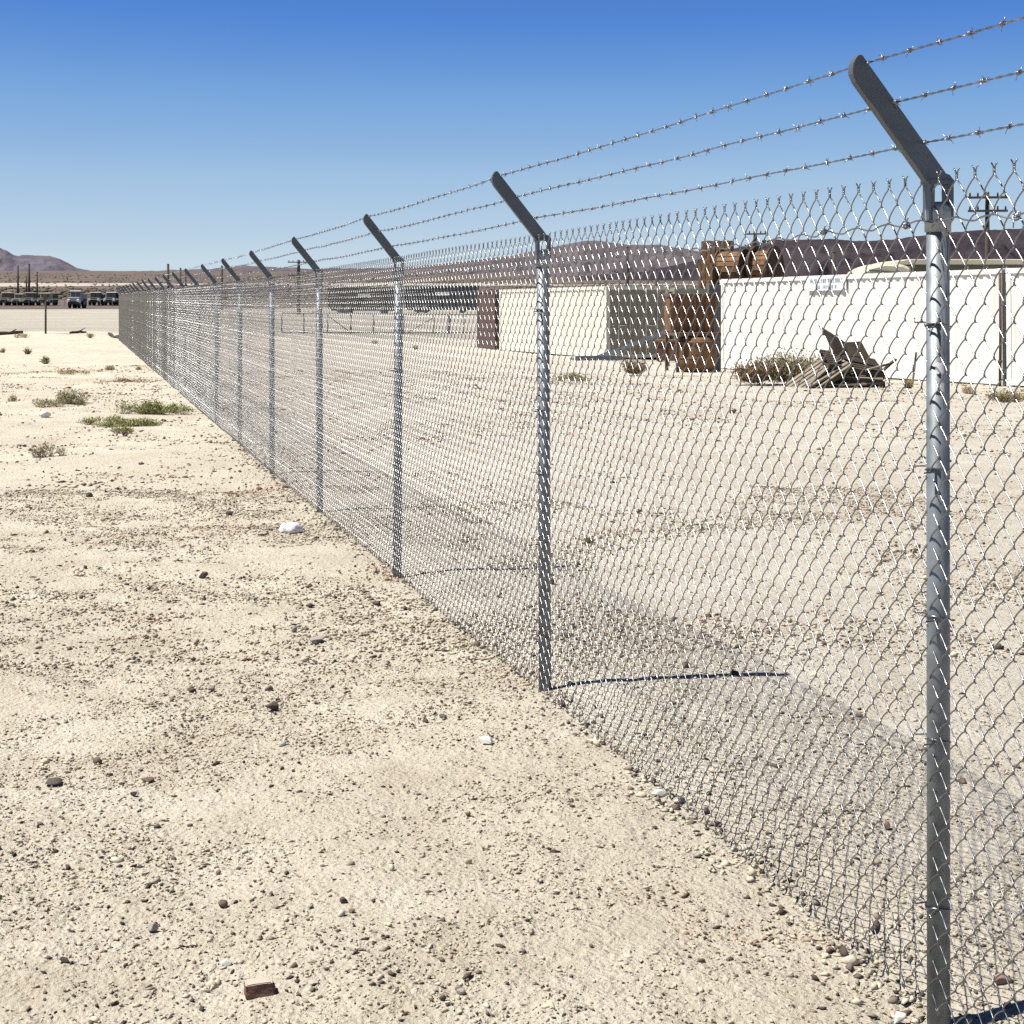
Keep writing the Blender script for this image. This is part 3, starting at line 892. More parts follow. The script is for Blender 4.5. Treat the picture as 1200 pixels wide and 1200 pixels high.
c1, yawW = place_container('long white container with small lettered sign under its roof edge', WA, WB, M_CW, M_CW)
eW = Vector((math.cos(yawW), math.sin(yawW), 0))
A2 = Vector(WA) + eW*(CL + 0.13)
c2, _ = place_container('white container cut off by the right picture edge', (A2.x, A2.y, 0), (A2.x + eW.x, A2.y + eW.y, 0), M_CW, M_CW)
MB().box((-0.115, 0.03, 0.12), (-0.006, 0.25, CH - 0.13)).build('seam_shade', M_FLOOR_GAPSHADE, c2)  # dark box added in the open joint to stand in for its shade
# tan container and its neighbours further back
TA = Vector((-0.545, 69.1, 0)); TB = Vector((3.33, 57.6, 0)); eT = (TB - TA).normalized()
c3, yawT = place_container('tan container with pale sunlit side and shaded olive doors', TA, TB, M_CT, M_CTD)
nT = Vector((-eT.y, eT.x, 0))
A3 = TA + nT*(CW_ + 0.14) + eT*0.15
c4, _ = place_container('grey green container carrying wooden cable reels on its roof', A3, A3 + eT, M_CG, M_CG)
A4 = TA + eT*(-3.6) + Vector((0.12, 0, 0))
c5, _ = place_container('short dark maroon container just left of the tan one', A4, A4 + eT, M_CM, M_CM, length=2.6)
print('corner px', [(round(600 + F*v.x/v.y), round(HZ + F*(CZ - float(gmac(v.x, v.y)))/v.y)) for v in (Vector(WA), Vector(WB), TA, TB, A3 + eT*CL)])

# thin rusty pole before the joint of the two white containers
pj = Vector(WA) + eW*(CL + 0.065) + Vector((eW.y, -eW.x, 0))*0.12
rpz = gz(pj.x, pj.y)
rpo = empty('rusty_pole', (pj.x, pj.y, rpz), 0, 'thin rusty pole upright before the joint of white containers', 'pole')
MB().tube([(0, 0, -0.1), (0.01, 0, 1.2), (0, 0, 2.5)], 0.032, 8).build('shaft', M_SEAMRUST, rpo, True)
MB().lathe([(0.05, 0.52), (0.05, 0.58)], 10).build('collar', M_SEAMRUST, rpo, True)
# lettered board on the white container
M_SIGN = paint('sign_white', (0.62, 0.645, 0.69), 0.5, wear_amt=0.06, var=0.03)
M_INK = paint('sign_ink', (0.16, 0.18, 0.28), 0.6)
sg = MB().box((4.55, -0.035, CH - 0.40), (6.35, -0.012, CH - 0.03)).build('sign_board', M_SIGN, c1)
sg['label'] = 'small white lettered sign board'
mb = MB(); r_ = random.Random(4)
for row, (xa, xb, z0, hh) in enumerate(((4.68, 6.24, CH - 0.20, 0.105), (5.0, 5.9, CH - 0.35, 0.085))):
    x = xa
    while x < xb:
        w = r_.uniform(0.045, 0.085)
        if r_.random() < 0.14: x += 0.07; continue
        t = 0.018
        mb.box((x, -0.041, z0), (x + t, -0.036, z0 + hh))
        if r_.random() < 0.7: mb.box((x + w - t, -0.041, z0), (x + w, -0.036, z0 + hh))
        zz = z0 + hh*r_.choice((0, 0.45, 0.85)); mb.box((x + t, -0.041, zz), (x + w - t, -0.036, zz + t*0.8))
        x += w + 0.03
mb.build('lettering', M_INK, sg)

# ------------------------------------------------------------------ things round the containers
M_WOOD = paint('weathered_wood', (0.21, 0.175, 0.135), 0.85, (0.12, 0.09, 0.07), 0.3, 6, 0, 0.25, 0.4)
M_WOODD = paint('dark_old_wood', (0.046, 0.033, 0.021), 0.85, (0.2, 0.16, 0.12), 0.25, 6, 0, 0.25, 0.4)
M_REEL = paint('orange_brown_wood', (0.18, 0.090, 0.033), 0.85, (0.06, 0.03, 0.018), 0.4, 5, 0, 0.3, 0.4)
M_REELD = paint('dark_reel_wood', (0.085, 0.043, 0.02), 0.85, (0.06, 0.035, 0.02), 0.35, 5, 0, 0.3, 0.4)
M_RUST = paint('rusty_steel', (0.17, 0.078, 0.028), 0.8, (0.07, 0.035, 0.02), 0.5, 2.5, 0, 0.3, 0.3)
M_RUSTD = paint('dark_rust', (0.12, 0.06, 0.035), 0.8, (0.05, 0.03, 0.02), 0.4, 2.5, 0, 0.3, 0.3)
M_BLUEST = paint('blue_grey_steel', (0.13, 0.155, 0.18), 0.5, (0.15, 0.1, 0.07), 0.2, 2)
M_DKPANEL = paint('dark_grey_panel', (0.11, 0.11, 0.12), 0.7)

ROOF_Z = float(gmac(A3.x + eT.x*10, A3.y + eT.y*10)) + CH + 0.0
def reel(label, c, yaw, rad, wid, rb):
    """axis along local X"""
    o = empty('cable_reel', c, yaw, label, 'cable reel')
    Mx = Matrix.Rotation(R(90), 4, 'Y')
    for x in (-wid/2 - 0.05, wid/2):
        fl = MB().lathe([(rad, 0), (rad, 0.05)], 28, Matrix.Translation((x, 0, rad)) @ Mx).build('flange', M_REELD, o)
        sgn = 1 if x > 0 else -1
        nb = 7
        for k in range(nb):                       # flange boards
            y = -rad + 2*rad*(k + 0.5)/nb; hgt = math.sqrt(max(rad*rad - (abs(y) + rad/nb)**2, 0.01))
            xo = x + (0.052 if sgn > 0 else -0.022)
            MB().box((xo, y - rad/nb + 0.008, rad - hgt), (xo + 0.02, y + rad/nb - 0.008, rad + hgt)).build('board', M_REELD, fl)
    ns = 20
    for k in range(ns):                           # barrel staves
        th = 2*math.pi*k/ns
        M_ = Matrix.Translation((0, 0, rad)) @ Matrix.Rotation(th, 4, 'X')
        MB().box((-wid/2, -math.pi*rb/ns*0.86, rb - 0.03 + (k % 3)*0.006), (wid/2, math.pi*rb/ns*0.86, rb + (k % 3)*0.006), M_).build('stave', M_REEL, o)
    return o
def roofpt(px, d, extra=0.0):
    return Vector(((px - 600)/F*d, d, ROOF_Z + extra))
reel('wooden cable reel with its broad end turned right', roofpt(897, 60.5, -0.05), R(-34), 0.84, 0.66, 0.64)
reel('wooden cable reel lying between crate and end reel', roofpt(859, 60.8, -0.05), R(-30), 0.78, 0.92, 0.68)
cr = empty('plank_crate', roofpt(841, 62.2, 0.42), R(-18), 'tall brown plank crate left of the cable reels', 'crate')
MB().box((-0.53, -0.40, 0.02), (0.53, 0.40, 1.42)).build('body', M_REELD, cr)
for side in (0, 1):
    for k in range(6):
        x = -0.54 + 1.08*(k + 0.5)/6
        MB().box((x - 0.078, -0.44 if side == 0 else 0.405, 0.0), (x + 0.078, -0.405 if side == 0 else 0.44, 1.38 + (k % 2)*0.06)).build('plank', M_REEL, cr)
for k in range(4):
    y = -0.4 + 0.8*(k + 0.5)/4
    MB().box((0.533, y - 0.085, 0.0), (0.56, y + 0.085, 1.4 + (k % 2)*0.04)).build('plank', M_REEL, cr)
    MB().box((-0.56, y - 0.085, 0.0), (-0.533, y + 0.085, 1.4 - (k % 2)*0.04)).build('plank', M_REEL, cr)
cr = empty('plank_crate', roofpt(829, 60.0, 0.0), R(-18), 'low brown plank box at the left end of the roof load', 'crate')
MB().box((-0.26, -0.36, 0.02), (0.26, 0.36, 0.92)).build('body', M_REELD, cr)
for k in range(4):
    x = -0.27 + 0.54*(k + 0.5)/4
    for y in (-0.395, 0.362): MB().box((x - 0.058, y, 0.0), (x + 0.058, y + 0.033, 0.9 + (k % 2)*0.06)).build('plank', M_REEL, cr)

# rusty tank and bin between the containers
g = at_ground(816, 436)
tk = empty('rusty_drum', g, R(8), 'squat round rusty drum standing beside white container corner', 'drum')
k = g.y/F
MB().lathe([(0.30, 0.0), (0.44, 0.06), (0.52, 0.18), (0.54, 0.32), (0.54, 0.80), (0.50, 0.92), (0.30, 0.97)], 26).build('shell', M_RUST, tk, True)
MB().lathe([(0.545, 0.76), (0.565, 0.775), (0.565, 0.815), (0.545, 0.83)], 26).build('hoop', M_RUSTD, tk, True)
MB().lathe([(0.545, 0.36), (0.556, 0.37), (0.556, 0.395), (0.545, 0.405)], 26).build('hoop', M_RUST, tk, True)
MB().box((-0.66, -0.45, 0.975), (0.56, 0.95, 1.055)).build('deck', M_RUSTD, tk)
for x_, y_ in ((-0.6, 0.85), (0.5, 0.85), (-0.6, -0.38)): MB().box((x_ - 0.04, y_ - 0.04, 0), (x_ + 0.04, y_ + 0.04, 0.972)).build('leg', M_RUSTD, tk)
g2 = g + Vector((-0.08, 0.32, 1.06))
bn = empty('rusty_bin', g2, R(5), 'rusty orange steel bin stacked above the round drum', 'bin')
MB().extrude([(-0.64, 0), (0.54, 0), (0.60, 0.98), (-0.68, 0.98)], 0.9, Matrix.Translation((0, -0.35, 0))).build('body', M_RUST, bn, bevel=0.02)
MB().box((-0.71, -0.385, 0.93), (0.63, 0.585, 1.02)).build('rim', M_RUSTD, bn, bevel=0.012)
for x in (-0.35, 0.0, 0.33): MB().box((x - 0.03, -0.385, 0.03), (x + 0.03, -0.353, 0.92)).build('rib', M_RUST, bn)
g3 = at_ground(784, 424)
bn = empty('rusty_bin', g3, R(-8), 'low dark brown steel bin left of the rusty drum', 'bin')
MB().box((-0.42, -0.4, 0.05), (0.40, 0.4, 0.72)).build('body', M_RUSTD, bn, bevel=0.03)
MB().box((-0.46, -0.44, 0.68), (0.44, 0.44, 0.76)).build('rim', M_RUST, bn, bevel=0.01)
for x in (-0.3, 0.28): MB().box((x - 0.06, -0.38, 0), (x + 0.06, 0.38, 0.06)).build('skid', M_RUSTD, bn)
# dark upright panel
g = at_ground(838, 436); g.y += 0.6; g.x = (838 - 600)/F*g.y
pn = empty('upright_panel', (g.x, g.y, gz(g.x, g.y)), yawW, 'dark grey upright steel panel leaning by white container corner', 'panel')
MB().box((-0.02, -0.2, 0), (0.03, 0.17, 2.35)).build('sheet', M_DKPANEL, pn, bevel=0.006)
MB().box((-0.05, -0.215, 0), (0.06, -0.203, 2.4)).build('edge_rail', M_DKPANEL, pn)
# blue grey conveyor / ramp
g = at_ground(700, 421); h = at_ground(792, 424)
rp_ = empty('steel_ramp', g, 0, 'blue grey steel ramp sloping up in front of tan container doors', 'ramp')
tip = Vector(((795 - 600)/F*(g.y - 0.6), g.y - 0.6, CZ + (HZ - 383)/F*(g.y - 0.6))) - g
for dy in (-0.16, 0.16):
    MB().bar((0, dy, 0.06), tip + Vector((0, dy, 0)), 0.05, 0.13).build('side_beam', M_BLUEST, rp_)
for q in range(9):
    c = tip*((q + 0.5)/9); MB().bar(c + Vector((0, -0.135, 0.06*(1 - q/9))), c + Vector((0, 0.135, 0.06*(1 - q/9))), 0.09, 0.04).build('rung', M_BLUEST, rp_)
MB().bar(tip*0.86 + Vector((0, 0, -0.06)), Vector((tip.x*0.86, tip.y*0.86, -0.1)), 0.06, 0.06).build('prop', M_BLUEST, rp_)
g = at_ground(702, 423)
sl = empty('flat_sheet', g, R(12), 'grey metal sheet lying flat before the tan container', 'sheet')
MB().box((-0.9, -0.35, 0.0), (0.75, 0.4, 0.07)).build('plate', M_BLUEST, sl, bevel=0.01)
MB().box((-0.9, -0.42, 0.0), (0.75, -0.352, 0.15)).build('lip', M_BLUEST, sl)

# heap of pallets and boards before the white container
def pallet(label, loc, rot, mat):
    o = empty('wooden_pallet', loc, 0, label, 'pallet'); o.rotation_euler = rot
    for k in range(7): MB().box((-0.6, -0.5 + k*0.148, 0.115), (0.6, -0.5 + k*0.148 + 0.10, 0.135)).build('slat', mat, o)
    for y in (-0.5, -0.05, 0.40): MB().box((-0.6, y, 0.022), (0.6, y + 0.09, 0.113)).build('stringer', M_WOODD, o)
    for x in (-0.6, -0.05, 0.5): MB().box((x, -0.5, 0.0), (x + 0.1, 0.49, 0.02)).build('bottom_slat', mat, o)
    return o
g = at_ground(998, 455)
gx, gy, gg = g.x, g.y, gz(g.x, g.y)
pallet('flat bottom pallet of the wood heap', (gx + 0.05, gy + 0.45, gg - 0.01), (R(2), R(-3), R(6)), M_WOOD)
pallet('second pallet lying crooked inside the wood heap', (gx + 0.12, gy + 0.5, gg + 0.17), (R(9), R(4), R(-10)), M_WOOD)
pallet('upper pallet tipping down toward the right on the heap', (gx + 0.10, gy + 0.55, gg + 0.40), (R(16), R(10), R(4)), M_WOODD)
pallet('pallet leaning steeply at the left of the wood heap', (gx - 0.58, gy + 0.32, gg + 0.16), (R(14), R(-33), R(8)), M_WOOD)
sh = empty('bent_sheet', (gx - 0.02, gy + 0.55, gg + 0.62), R(0), 'dark brown folded sheet propped on top of the wood heap', 'sheet')
vs = [(-0.56, 0.0, 0.66), (-0.30, -0.05, 0.50), (0.02, 0.1, 0.30), (0.36, 0.12, 0.32), (0.52, 0.0, -0.02), (0.05, -0.1, 0.03), (-0.26, -0.15, 0.08)]
mb = MB(); nv = len(vs)
mb.add([Vector(v) for v in vs] + [Vector(v) + Vector((0.01, 0.03, -0.012)) for v in vs], [(0, 1, 6), (1, 2, 5, 6), (2, 3, 4, 5), (nv, nv+6, nv+1), (nv+1, nv+6, nv+5, nv+2), (nv+2, nv+5, nv+4, nv+3)] + [(i, i+nv, (i+1) % nv + nv, (i+1) % nv) for i in range(nv)])
mb.build('plate', M_WOODD, sh)
MB().box((0.02, -0.14, -0.06), (0.6, -0.04, 0.02), Matrix.Rotation(R(10), 4, 'Y')).build('stiffener', M_WOOD, sh)
bl = [((-0.92, 0.0, 0.03), (-0.20, 0.2, 0.62), 'grey plank slanting up the left flank of the heap'),
      ((-0.86, 0.15, 0.03), (-0.10, 0.42, 0.72), 'upper slanting plank behind the left flank plank'),
      ((-0.9, -0.15, 0.03), (-0.02, 0.02, 0.52), 'front slanting plank at the left of the heap'),
      ((0.35, 0.2, 0.05), (0.98, 0.3, 0.58), 'short plank poking out of the heap to the right'),
      ((0.28, 0.1, 0.35), (0.86, 0.16, 0.50), 'broken plank end on the right shoulder of heap'),
      ((-0.30, -0.12, 0.06), (0.62, -0.10, 0.10), 'pale plank along the front foot of the heap'),
      ((1.32, 0.3, 0.0), (1.42, 0.36, 0.72), 'thin upright stake standing right of the heap')]
for a, b_, lab in bl:
    o = empty('plank', (gx, gy, gg), 0, lab, 'plank')
    L_ = (Vector(b_) - Vector(a))
    m1 = Vector(a) + L_*0.62
    MB().bar(a, m1, 0.13 if 'stake' not in lab else 0.06, 0.035).build('board', M_WOOD, o)
    MB().bar(m1 + Vector((0.0, 0.002, 0.001)), b_, 0.122 if 'stake' not in lab else 0.05, 0.031).build('split_end', M_WOODD, o)

# ------------------------------------------------------------------ shed, covered vehicle, far sheds and trailers
M_CREAM = paint('cream_roof', (0.50, 0.47, 0.36), 0.7, (0.4, 0.34, 0.25), 0.15, 0.9, 0, 0.06)
M_OLIVE = paint('olive_wall', (0.145, 0.16, 0.105), 0.75, (0.12, 0.12, 0.08), 0.2, 0.9, 0, 0.12)
M_DKOL = paint('dark_olive', (0.085, 0.085, 0.062), 0.75, (0.1, 0.09, 0.07), 0.2, 0.9, 0, 0.15)
M_NAVY = paint('blue_black_wall', (0.06, 0.068, 0.072), 0.7, (0.1, 0.09, 0.08), 0.2, 0.9, 0, 0.15)
M_WHT = paint('white_trim', (0.75, 0.75, 0.72), 0.6, (0.4, 0.36, 0.3), 0.12, 0.9, 0, 0.04)
D = 58.0
sx0 = (1058 - 600)/F*D
gg2 = float(gmac(sx0 + 6, D))
eh = CZ + (HZ - 303)/F*D - gg2
shd = empty('long_shed', (sx0, D, gg2 - 0.05), R(-4), 'long olive shed with cream roof edge behind white containers', 'shed')
MB().box((0, 0.06, 0), (15, 5, eh - 0.18)).build('wall', M_OLIVE, shd)
MB().extrude([(-0.25, eh - 0.17), (15.3, eh - 0.17), (15.3, eh), (0.1, eh + 0.02), (-0.25, eh - 0.06)], 5.9, Matrix.Translation((0, -0.35, 0))).build('roof', M_CREAM, shd, bevel=0.02)
MB().box((0, -0.02, eh - 0.225), (15, 0.056, eh - 0.172)).build('dark_gap', M_DKPANEL, shd)
for k in range(22):
    x = 0.2 + k*0.68
    MB().box((x, -0.03, 0), (x + 0.07, 0.055, eh - 0.23)).build('post', M_CREAM, shd)
D = 55.0
cx = (1034 - 600)/F*D; gg3 = float(gmac(cx, D)); kk = D/F
cv = empty('covered_vehicle', (cx, D, gg3), R(0), 'cream tarpaulin covered vehicle left of the olive shed', 'covered vehicle')
prof = [(-26, 331), (-27, 320), (-14, 312.5), (2, 308.5), (24, 309.5), (34, 314), (36, 326), (36, 331)]
poly = [(dx*kk, CZ + (HZ - yy)/F*D - gg3) for dx, yy in prof]; poly = [(poly[0][0], 0.7)] + poly[1:-1] + [(poly[-1][0], 0.7)]
MB().extrude(poly, 2.3, Matrix.Translation((0, 0, 0))).build('tarpaulin', M_CREAM, cv, bevel=0.09)
MB().bar((poly[1][0], -0.01, poly[1][1] - 0.10), (poly[-2][0] + 0.3, -0.01, poly[-2][1] + 0.06), 0.03, 0.07).build('strap', M_DKPANEL, cv)
MB().bar((poly[2][0] - 0.05, -0.02, poly[2][1] - 0.12), (poly[5][0], -0.02, poly[5][1] - 0.2), 0.03, 0.05).build('strap', M_DKPANEL, cv)
for x in (-0.55, 0.75):
    for y in (0.25, 2.0):
        MB().lathe([(0.36, -0.11), (0.38, -0.06), (0.38, 0.06), (0.36, 0.11)], 18, Matrix.Translation((x, y, 0.38)) @ Matrix.Rotation(R(90), 4, 'X')).build('wheel', M_DKPANEL, cv, True)
MB().box((-0.75, 0.3, 0.4), (1.0, 2.0, 0.72)).build('chassis', M_DKPANEL, cv)
# earth mound beside it
D = 75.0; cx = (985 - 600)/F*D
V_, F_ = ICO3.copy(), ICO3F
V_ = V_*(1 + 0.16*noise3(V_, 77, 2.5))[:, None]*np.array([1.5, 1.1, 3.1]); V_[:, 2] = np.maximum(V_[:, 2], -0.3)
mo = link_mesh('earth_mound', np_mesh('earth_mound', V_, None, F_, stone_mat('mound_soil', (0.30, 0.26, 0.22)), True), None, (cx, D, float(gmac(cx, D))))
tag(mo, kind='structure')

def trailer(label, px0, px1, ytop, ybase, wall, roof, trim=None):
    a = at_ground((px0 + px1)/2, ybase); d = a.y
    x0 = (px0 - 600)/F*d; w = (px1 - px0)/F*d; h = (ybase - ytop)/F*d
    o = empty('parked_trailer', (x0, d, a.z), 0, label, 'trailer')
    MB().box((0, 0, 0.55), (w, 2.4, h - 0.14)).build('body', wall, o, bevel=0.03)
    MB().box((-0.06, -0.06, h - 0.137), (w + 0.06, 2.46, h)).build('roof', roof, o, bevel=0.02)
    MB().box((0.3, 0.4, 0.35), (w - 0.3, 2.0, 0.547)).build('chassis', M_DKPANEL, o)
    nb = int(w/1.3)
    for k in range(nb + 1):
        x = 0.03 + k*(w - 0.13)/nb; MB().box((x, -0.045, 0.56), (x + 0.07, -0.003, h - 0.16)).build('rib', trim or wall, o)
    for k in (0.18, 0.28, 0.78):
        for y in (0.1, 2.1):
            MB().lathe([(0.40, -0.12), (0.43, -0.07), (0.43, 0.07), (0.40, 0.12)], 16, Matrix.Translation((w*k, y, 0.43)) @ Matrix.Rotation(R(90), 4, 'X')).build('wheel', M_DKPANEL, o, True)
    MB().box((w*0.42, -0.05, h*0.62), (w*0.60, -0.003, h*0.74)).build('panel', M_WHT, o)
    return o
trailer('dark olive trailer seen between the third and fourth posts', 384, 468, 336, 368, M_DKOL, M_OLIVE)
trailer('blue black trailer with thin white roof line', 474, 561, 333.5, 367, M_NAVY, M_WHT)

# low pipe rail fence in the yard
M_PIPE = paint('grey_pipe', (0.22, 0.23, 0.25), 0.5, (0.2, 0.13, 0.09), 0.2, 2)
M_PIPEL = paint('pale_pipe', (0.55, 0.50, 0.38), 0.6, (0.3, 0.2, 0.12), 0.2, 2)
ga = at_ground(330, 391); gb = at_ground(566, 391)
rf = empty('pipe_rail_fence', (ga.x, ga.y, 0), 0, 'low grey pipe rail fence in front of the dark trailers', 'rail fence')
hh = 25/F*ga.y
def rfz(t): 
    x = ga.x + (gb.x - ga.x)*t; y = ga.y + (gb.y - ga.y)*t
    return Vector((x - ga.x, y - ga.y, gz(x, y)))
for t, mt, r_ in ((0, M_PIPE, .045), (0.10, M_PIPE, .04), (0.21, M_PIPE, .04), (0.32, M_PIPE, .04), (0.43, M_PIPE, .05), (0.58, M_PIPE, .04), (0.735, M_PIPEL, .06), (0.815, M_PIPE, .10), (0.895, M_PIPE, .04), (1.0, M_PIPE, .05)):
    q = rfz(t); MB().tube([q + Vector((0, 0, -.1)), q + Vector((0, 0, hh + (0.05 if r_ > .05 else 0)))], r_, 8).build('post', mt, rf, True)
for fz_, mt in ((0.98, M_PIPE), (0.06, M_PIPE)):
    MB().tube([rfz(t) + Vector((0, 0, hh*fz_)) for t in np.linspace(0, 1, 9)], 0.035, 6).build('rail', mt, rf, True)
MB().tube([rfz(0.60) + Vector((0, 0, 0.08)), rfz(0.73) + Vector((0, 0, hh*0.8))], 0.03, 6).build('brace', M_PIPE, rf, True)
MB().tube([rfz(0.22) + Vector((0, 0, hh*0.8)), rfz(0.31) + Vector((0, 0, 0.15))], 0.03, 6).build('brace', M_PIPE, rf, True)

# ------------------------------------------------------------------ utility poles
M_POLE = paint('creosote_pole', (0.055, 0.042, 0.035), 0.9, (0.1, 0.08, 0.06), 0.2, 1)
def upole(label, px, ytop, d, arms=0, r0=0.15, armw=1.2):
    x = (px - 600)/F*d; g_ = gz(x, d); h = CZ + (HZ - ytop)/F*d - g_
    o = empty('utility_pole', (x, d, g_), R(random.uniform(-10, 10)), label, 'utility pole')
    MB().tube([(0, 0, -0.5), (0, 0, h*0.5), (0, 0, h)], [r0, r0*0.85, r0*0.7], 10).build('shaft', M_POLE, o, True)
    for k in range(arms):
        z = h - 0.25 - k*0.55*(d/60 if d > 60 else 1)*0.9
        MB().box((-armw, -r0 - 0.09, z - 0.05), (armw, -r0*0.72, z + 0.05)).build('crossarm', M_POLE, o)
        for xx in (-armw*0.9, -armw*0.5, armw*0.5, armw*0.9):
            MB().lathe([(0.03, 0), (0.05, 0.06), (0.03, 0.12), (0.045, 0.16)], 8, Matrix.Translation((xx, -r0 - 0.01, z + 0.051))).build('insulator', M_POLE, o, True)
    if arms == 0: MB().lathe([(r0*0.76, 0), (r0*0.76, 0.05), (r0*0.2, 0.12)], 10, Matrix.Translation((0, 0, h))).build('pole_cap', M_POLE, o)
    return o
upole('utility pole with two crossarms right of the nearest post', 1157, 225, 72, 2, 0.13, 0.85)
upole('crossarm pole rising behind the cable reels', 885, 270, 110, 2, 0.17, 0.75)
upole('crossarm pole beside the fourth angled fence arm', 350, 304.5, 170, 2, 0.22, 1.1)
upole('bare dark pole between tan container and plank crate', 735, 290, 140, 0, 0.17)
upole('bare short pole behind the white container near the sign', 977, 296, 120, 0, 0.17)
upole('short thin pole right of the bare pole by tan container', 769, 316, 150, 0, 0.12)
upole('tallest bare pole over the far end of the fence', 197, 310, 240, 0, 0.24)
upole('bare pole second from the tallest over the fence end', 211.5, 314.5, 260, 0, 0.2)
upole('short bare pole third from the tallest over fence end', 217.5, 320, 280, 0, 0.2)
upole('bare pole just beside the sixth angled fence arm', 260, 312, 250, 0, 0.22)
upole('leftmost bare pole on the far left plain', 21, 312, 340, 0, 0.24)
upole('shortest pole of the far left group', 31, 324, 345, 0, 0.22)
upole('tallest pole of the far left group', 34, 309.5, 330, 0, 0.28)
upole('pole right of the tallest in far left group', 43.5, 319, 350, 0, 0.22)

# ------------------------------------------------------------------ vehicles far off
M_TIRE = paint('tyre_rubber', (0.02, 0.02, 0.02), 0.9)
M_GLASS = paint('dark_windscreen', (0.03, 0.035, 0.045), 0.15, wear_amt=0.02)
M_LBLUE = paint('pale_blue_paint', (0.26, 0.29, 0.31), 0.5, (0.4, 0.35, 0.3), 0.15, 2)
def parked_truck(name, label, px, ybase, wpx, hpx, body, upper, roofm, cat='truck', big=False):
    a = at_ground(px, ybase); d = a.y; k = d/F
    w = wpx*k; h = hpx*k; L = 6.0
    o = empty(name, a, R(random.uniform(-4, 4)) if not big else R(2), label, cat)
    ax = 0.30*h
    MB().box((-w*0.40, 0.1, ax*0.75), (w*0.40, L, ax*1.25)).build('chassis', M_TIRE, o)
    MB().box((-w*0.5, 0.0, ax*1.26), (w*0.5, 1.5, h*0.62)).build('hood', body, o, bevel=0.06)
    cab = MB().extrude([(-w*0.47, h*0.4), (w*0.47, h*0.4), (w*0.44, h*0.94), (-w*0.44, h*0.94)], 1.5, Matrix.Translation((0, 1.5, 0))).build('cab', upper, o, bevel=0.05)
    for sgn in (-1, 1):
        MB().box((sgn*w*0.21 - w*0.175, 1.47, h*0.66), (sgn*w*0.21 + w*0.175, 1.497, h*0.90)).build('windscreen', M_GLASS, cab)
        MB().box((sgn*w*0.42 - w*0.10, -0.12, ax*1.0), (sgn*w*0.42 + w*0.10, 1.2, ax*1.7)).build('fender', roofm, o, bevel=0.05)
        MB().lathe([(0.07, 0), (0.11, 0.04)], 12, Matrix.Translation((sgn*w*0.32, -0.001, h*0.5)) @ Matrix.Rotation(R(90), 4, 'X')).build('headlight', M_WHT, o)
        for yy in (0.75, 3.9, 5.2):
            wh = MB().lathe([(ax*0.88, -0.16), (ax, -0.10), (ax, 0.10), (ax*0.88, 0.16)], 18, Matrix.Translation((sgn*w*0.40, yy, ax)) @ Matrix.Rotation(R(90), 4, 'Y')).build('wheel', M_TIRE, o, True)
            MB().lathe([(ax*0.5, 0), (ax*0.3, 0.03)], 12, Matrix.Translation((sgn*(w*0.40 + 0.165), yy, ax)) @ Matrix.Rotation(R(90*sgn), 4, 'Y')).build('rim', body, wh, True)
    MB().box((-w*0.48, 1.44, h*0.935), (w*0.48, 3.1, h)).build('roof', roofm, o, bevel=0.04)
    MB().box((-w*0.48, 3.1, ax*1.3), (w*0.48, L, h*0.8)).build('cargo_bed', body, o, bevel=0.03)
    MB().box((-w*0.46, -0.2, ax*0.8), (w*0.46, -0.13, ax*1.2)).build('bumper', M_TIRE, o)
    return o
parked_truck('parked_truck', 'pale blue truck facing the camera alone on the gravel lot', 86, 361.5, 13.5, 21, M_LBLUE, M_LBLUE, M_WHT, big=True)
vt = [(5, 12.5, 15.5, M_DKOL, M_DKOL, M_CREAM, 'dark olive truck at the left picture edge with pale roof'),
      (19, 11, 14, M_OLIVE, M_CREAM, M_CREAM, 'pale boxy truck between the two left dark trucks'),
      (33, 12, 15.5, M_DKOL, M_DKOL, M_CREAM, 'dark truck parked beneath the tallest left pole'),
      (50, 13, 15, M_DKOL, M_CREAM, M_CREAM, 'cream cab truck just behind the thin steel stake'),
      (110, 13, 16, M_DKOL, M_NAVY, M_WHT, 'white roofed dark truck first right of the blue truck'),
      (128, 13, 16, M_NAVY, M_NAVY, M_WHT, 'white roofed dark truck second right of the blue truck'),
      (141, 11, 14, M_DKOL, M_DKOL, M_OLIVE, 'dark truck half hidden by the far fence end')]
for px, w, h, b_, u_, r_, lab in vt:
    parked_truck('parked_truck', lab, px, 358.3, w, h, b_, u_, r_)
ga2 = at_ground(-30, 359.0); gb2 = at_ground(150, 359.0)
cf = empty('cable_fence', (ga2.x, ga2.y - 3, 0), 0, 'thin grey barrier rail running before the row of far trucks', 'barrier')
n = 14
def cfp(t):
    x = ga2.x + (gb2.x - ga2.x)*t; y = ga2.y + (gb2.y - ga2.y)*t - 3
    return Vector((x - ga2.x, y - ga2.y + 3, gz(x, y)))
for k in range(n): MB().tube([cfp(k/(n-1)), cfp(k/(n-1)) + Vector((0, 0, 1.35))], 0.06, 6).build('post', M_PIPE, cf)
MB().tube([cfp(t) + Vector((0, 0, 1.32)) for t in np.linspace(0, 1, n)], 0.07, 6).build('rail', M_PIPE, cf)

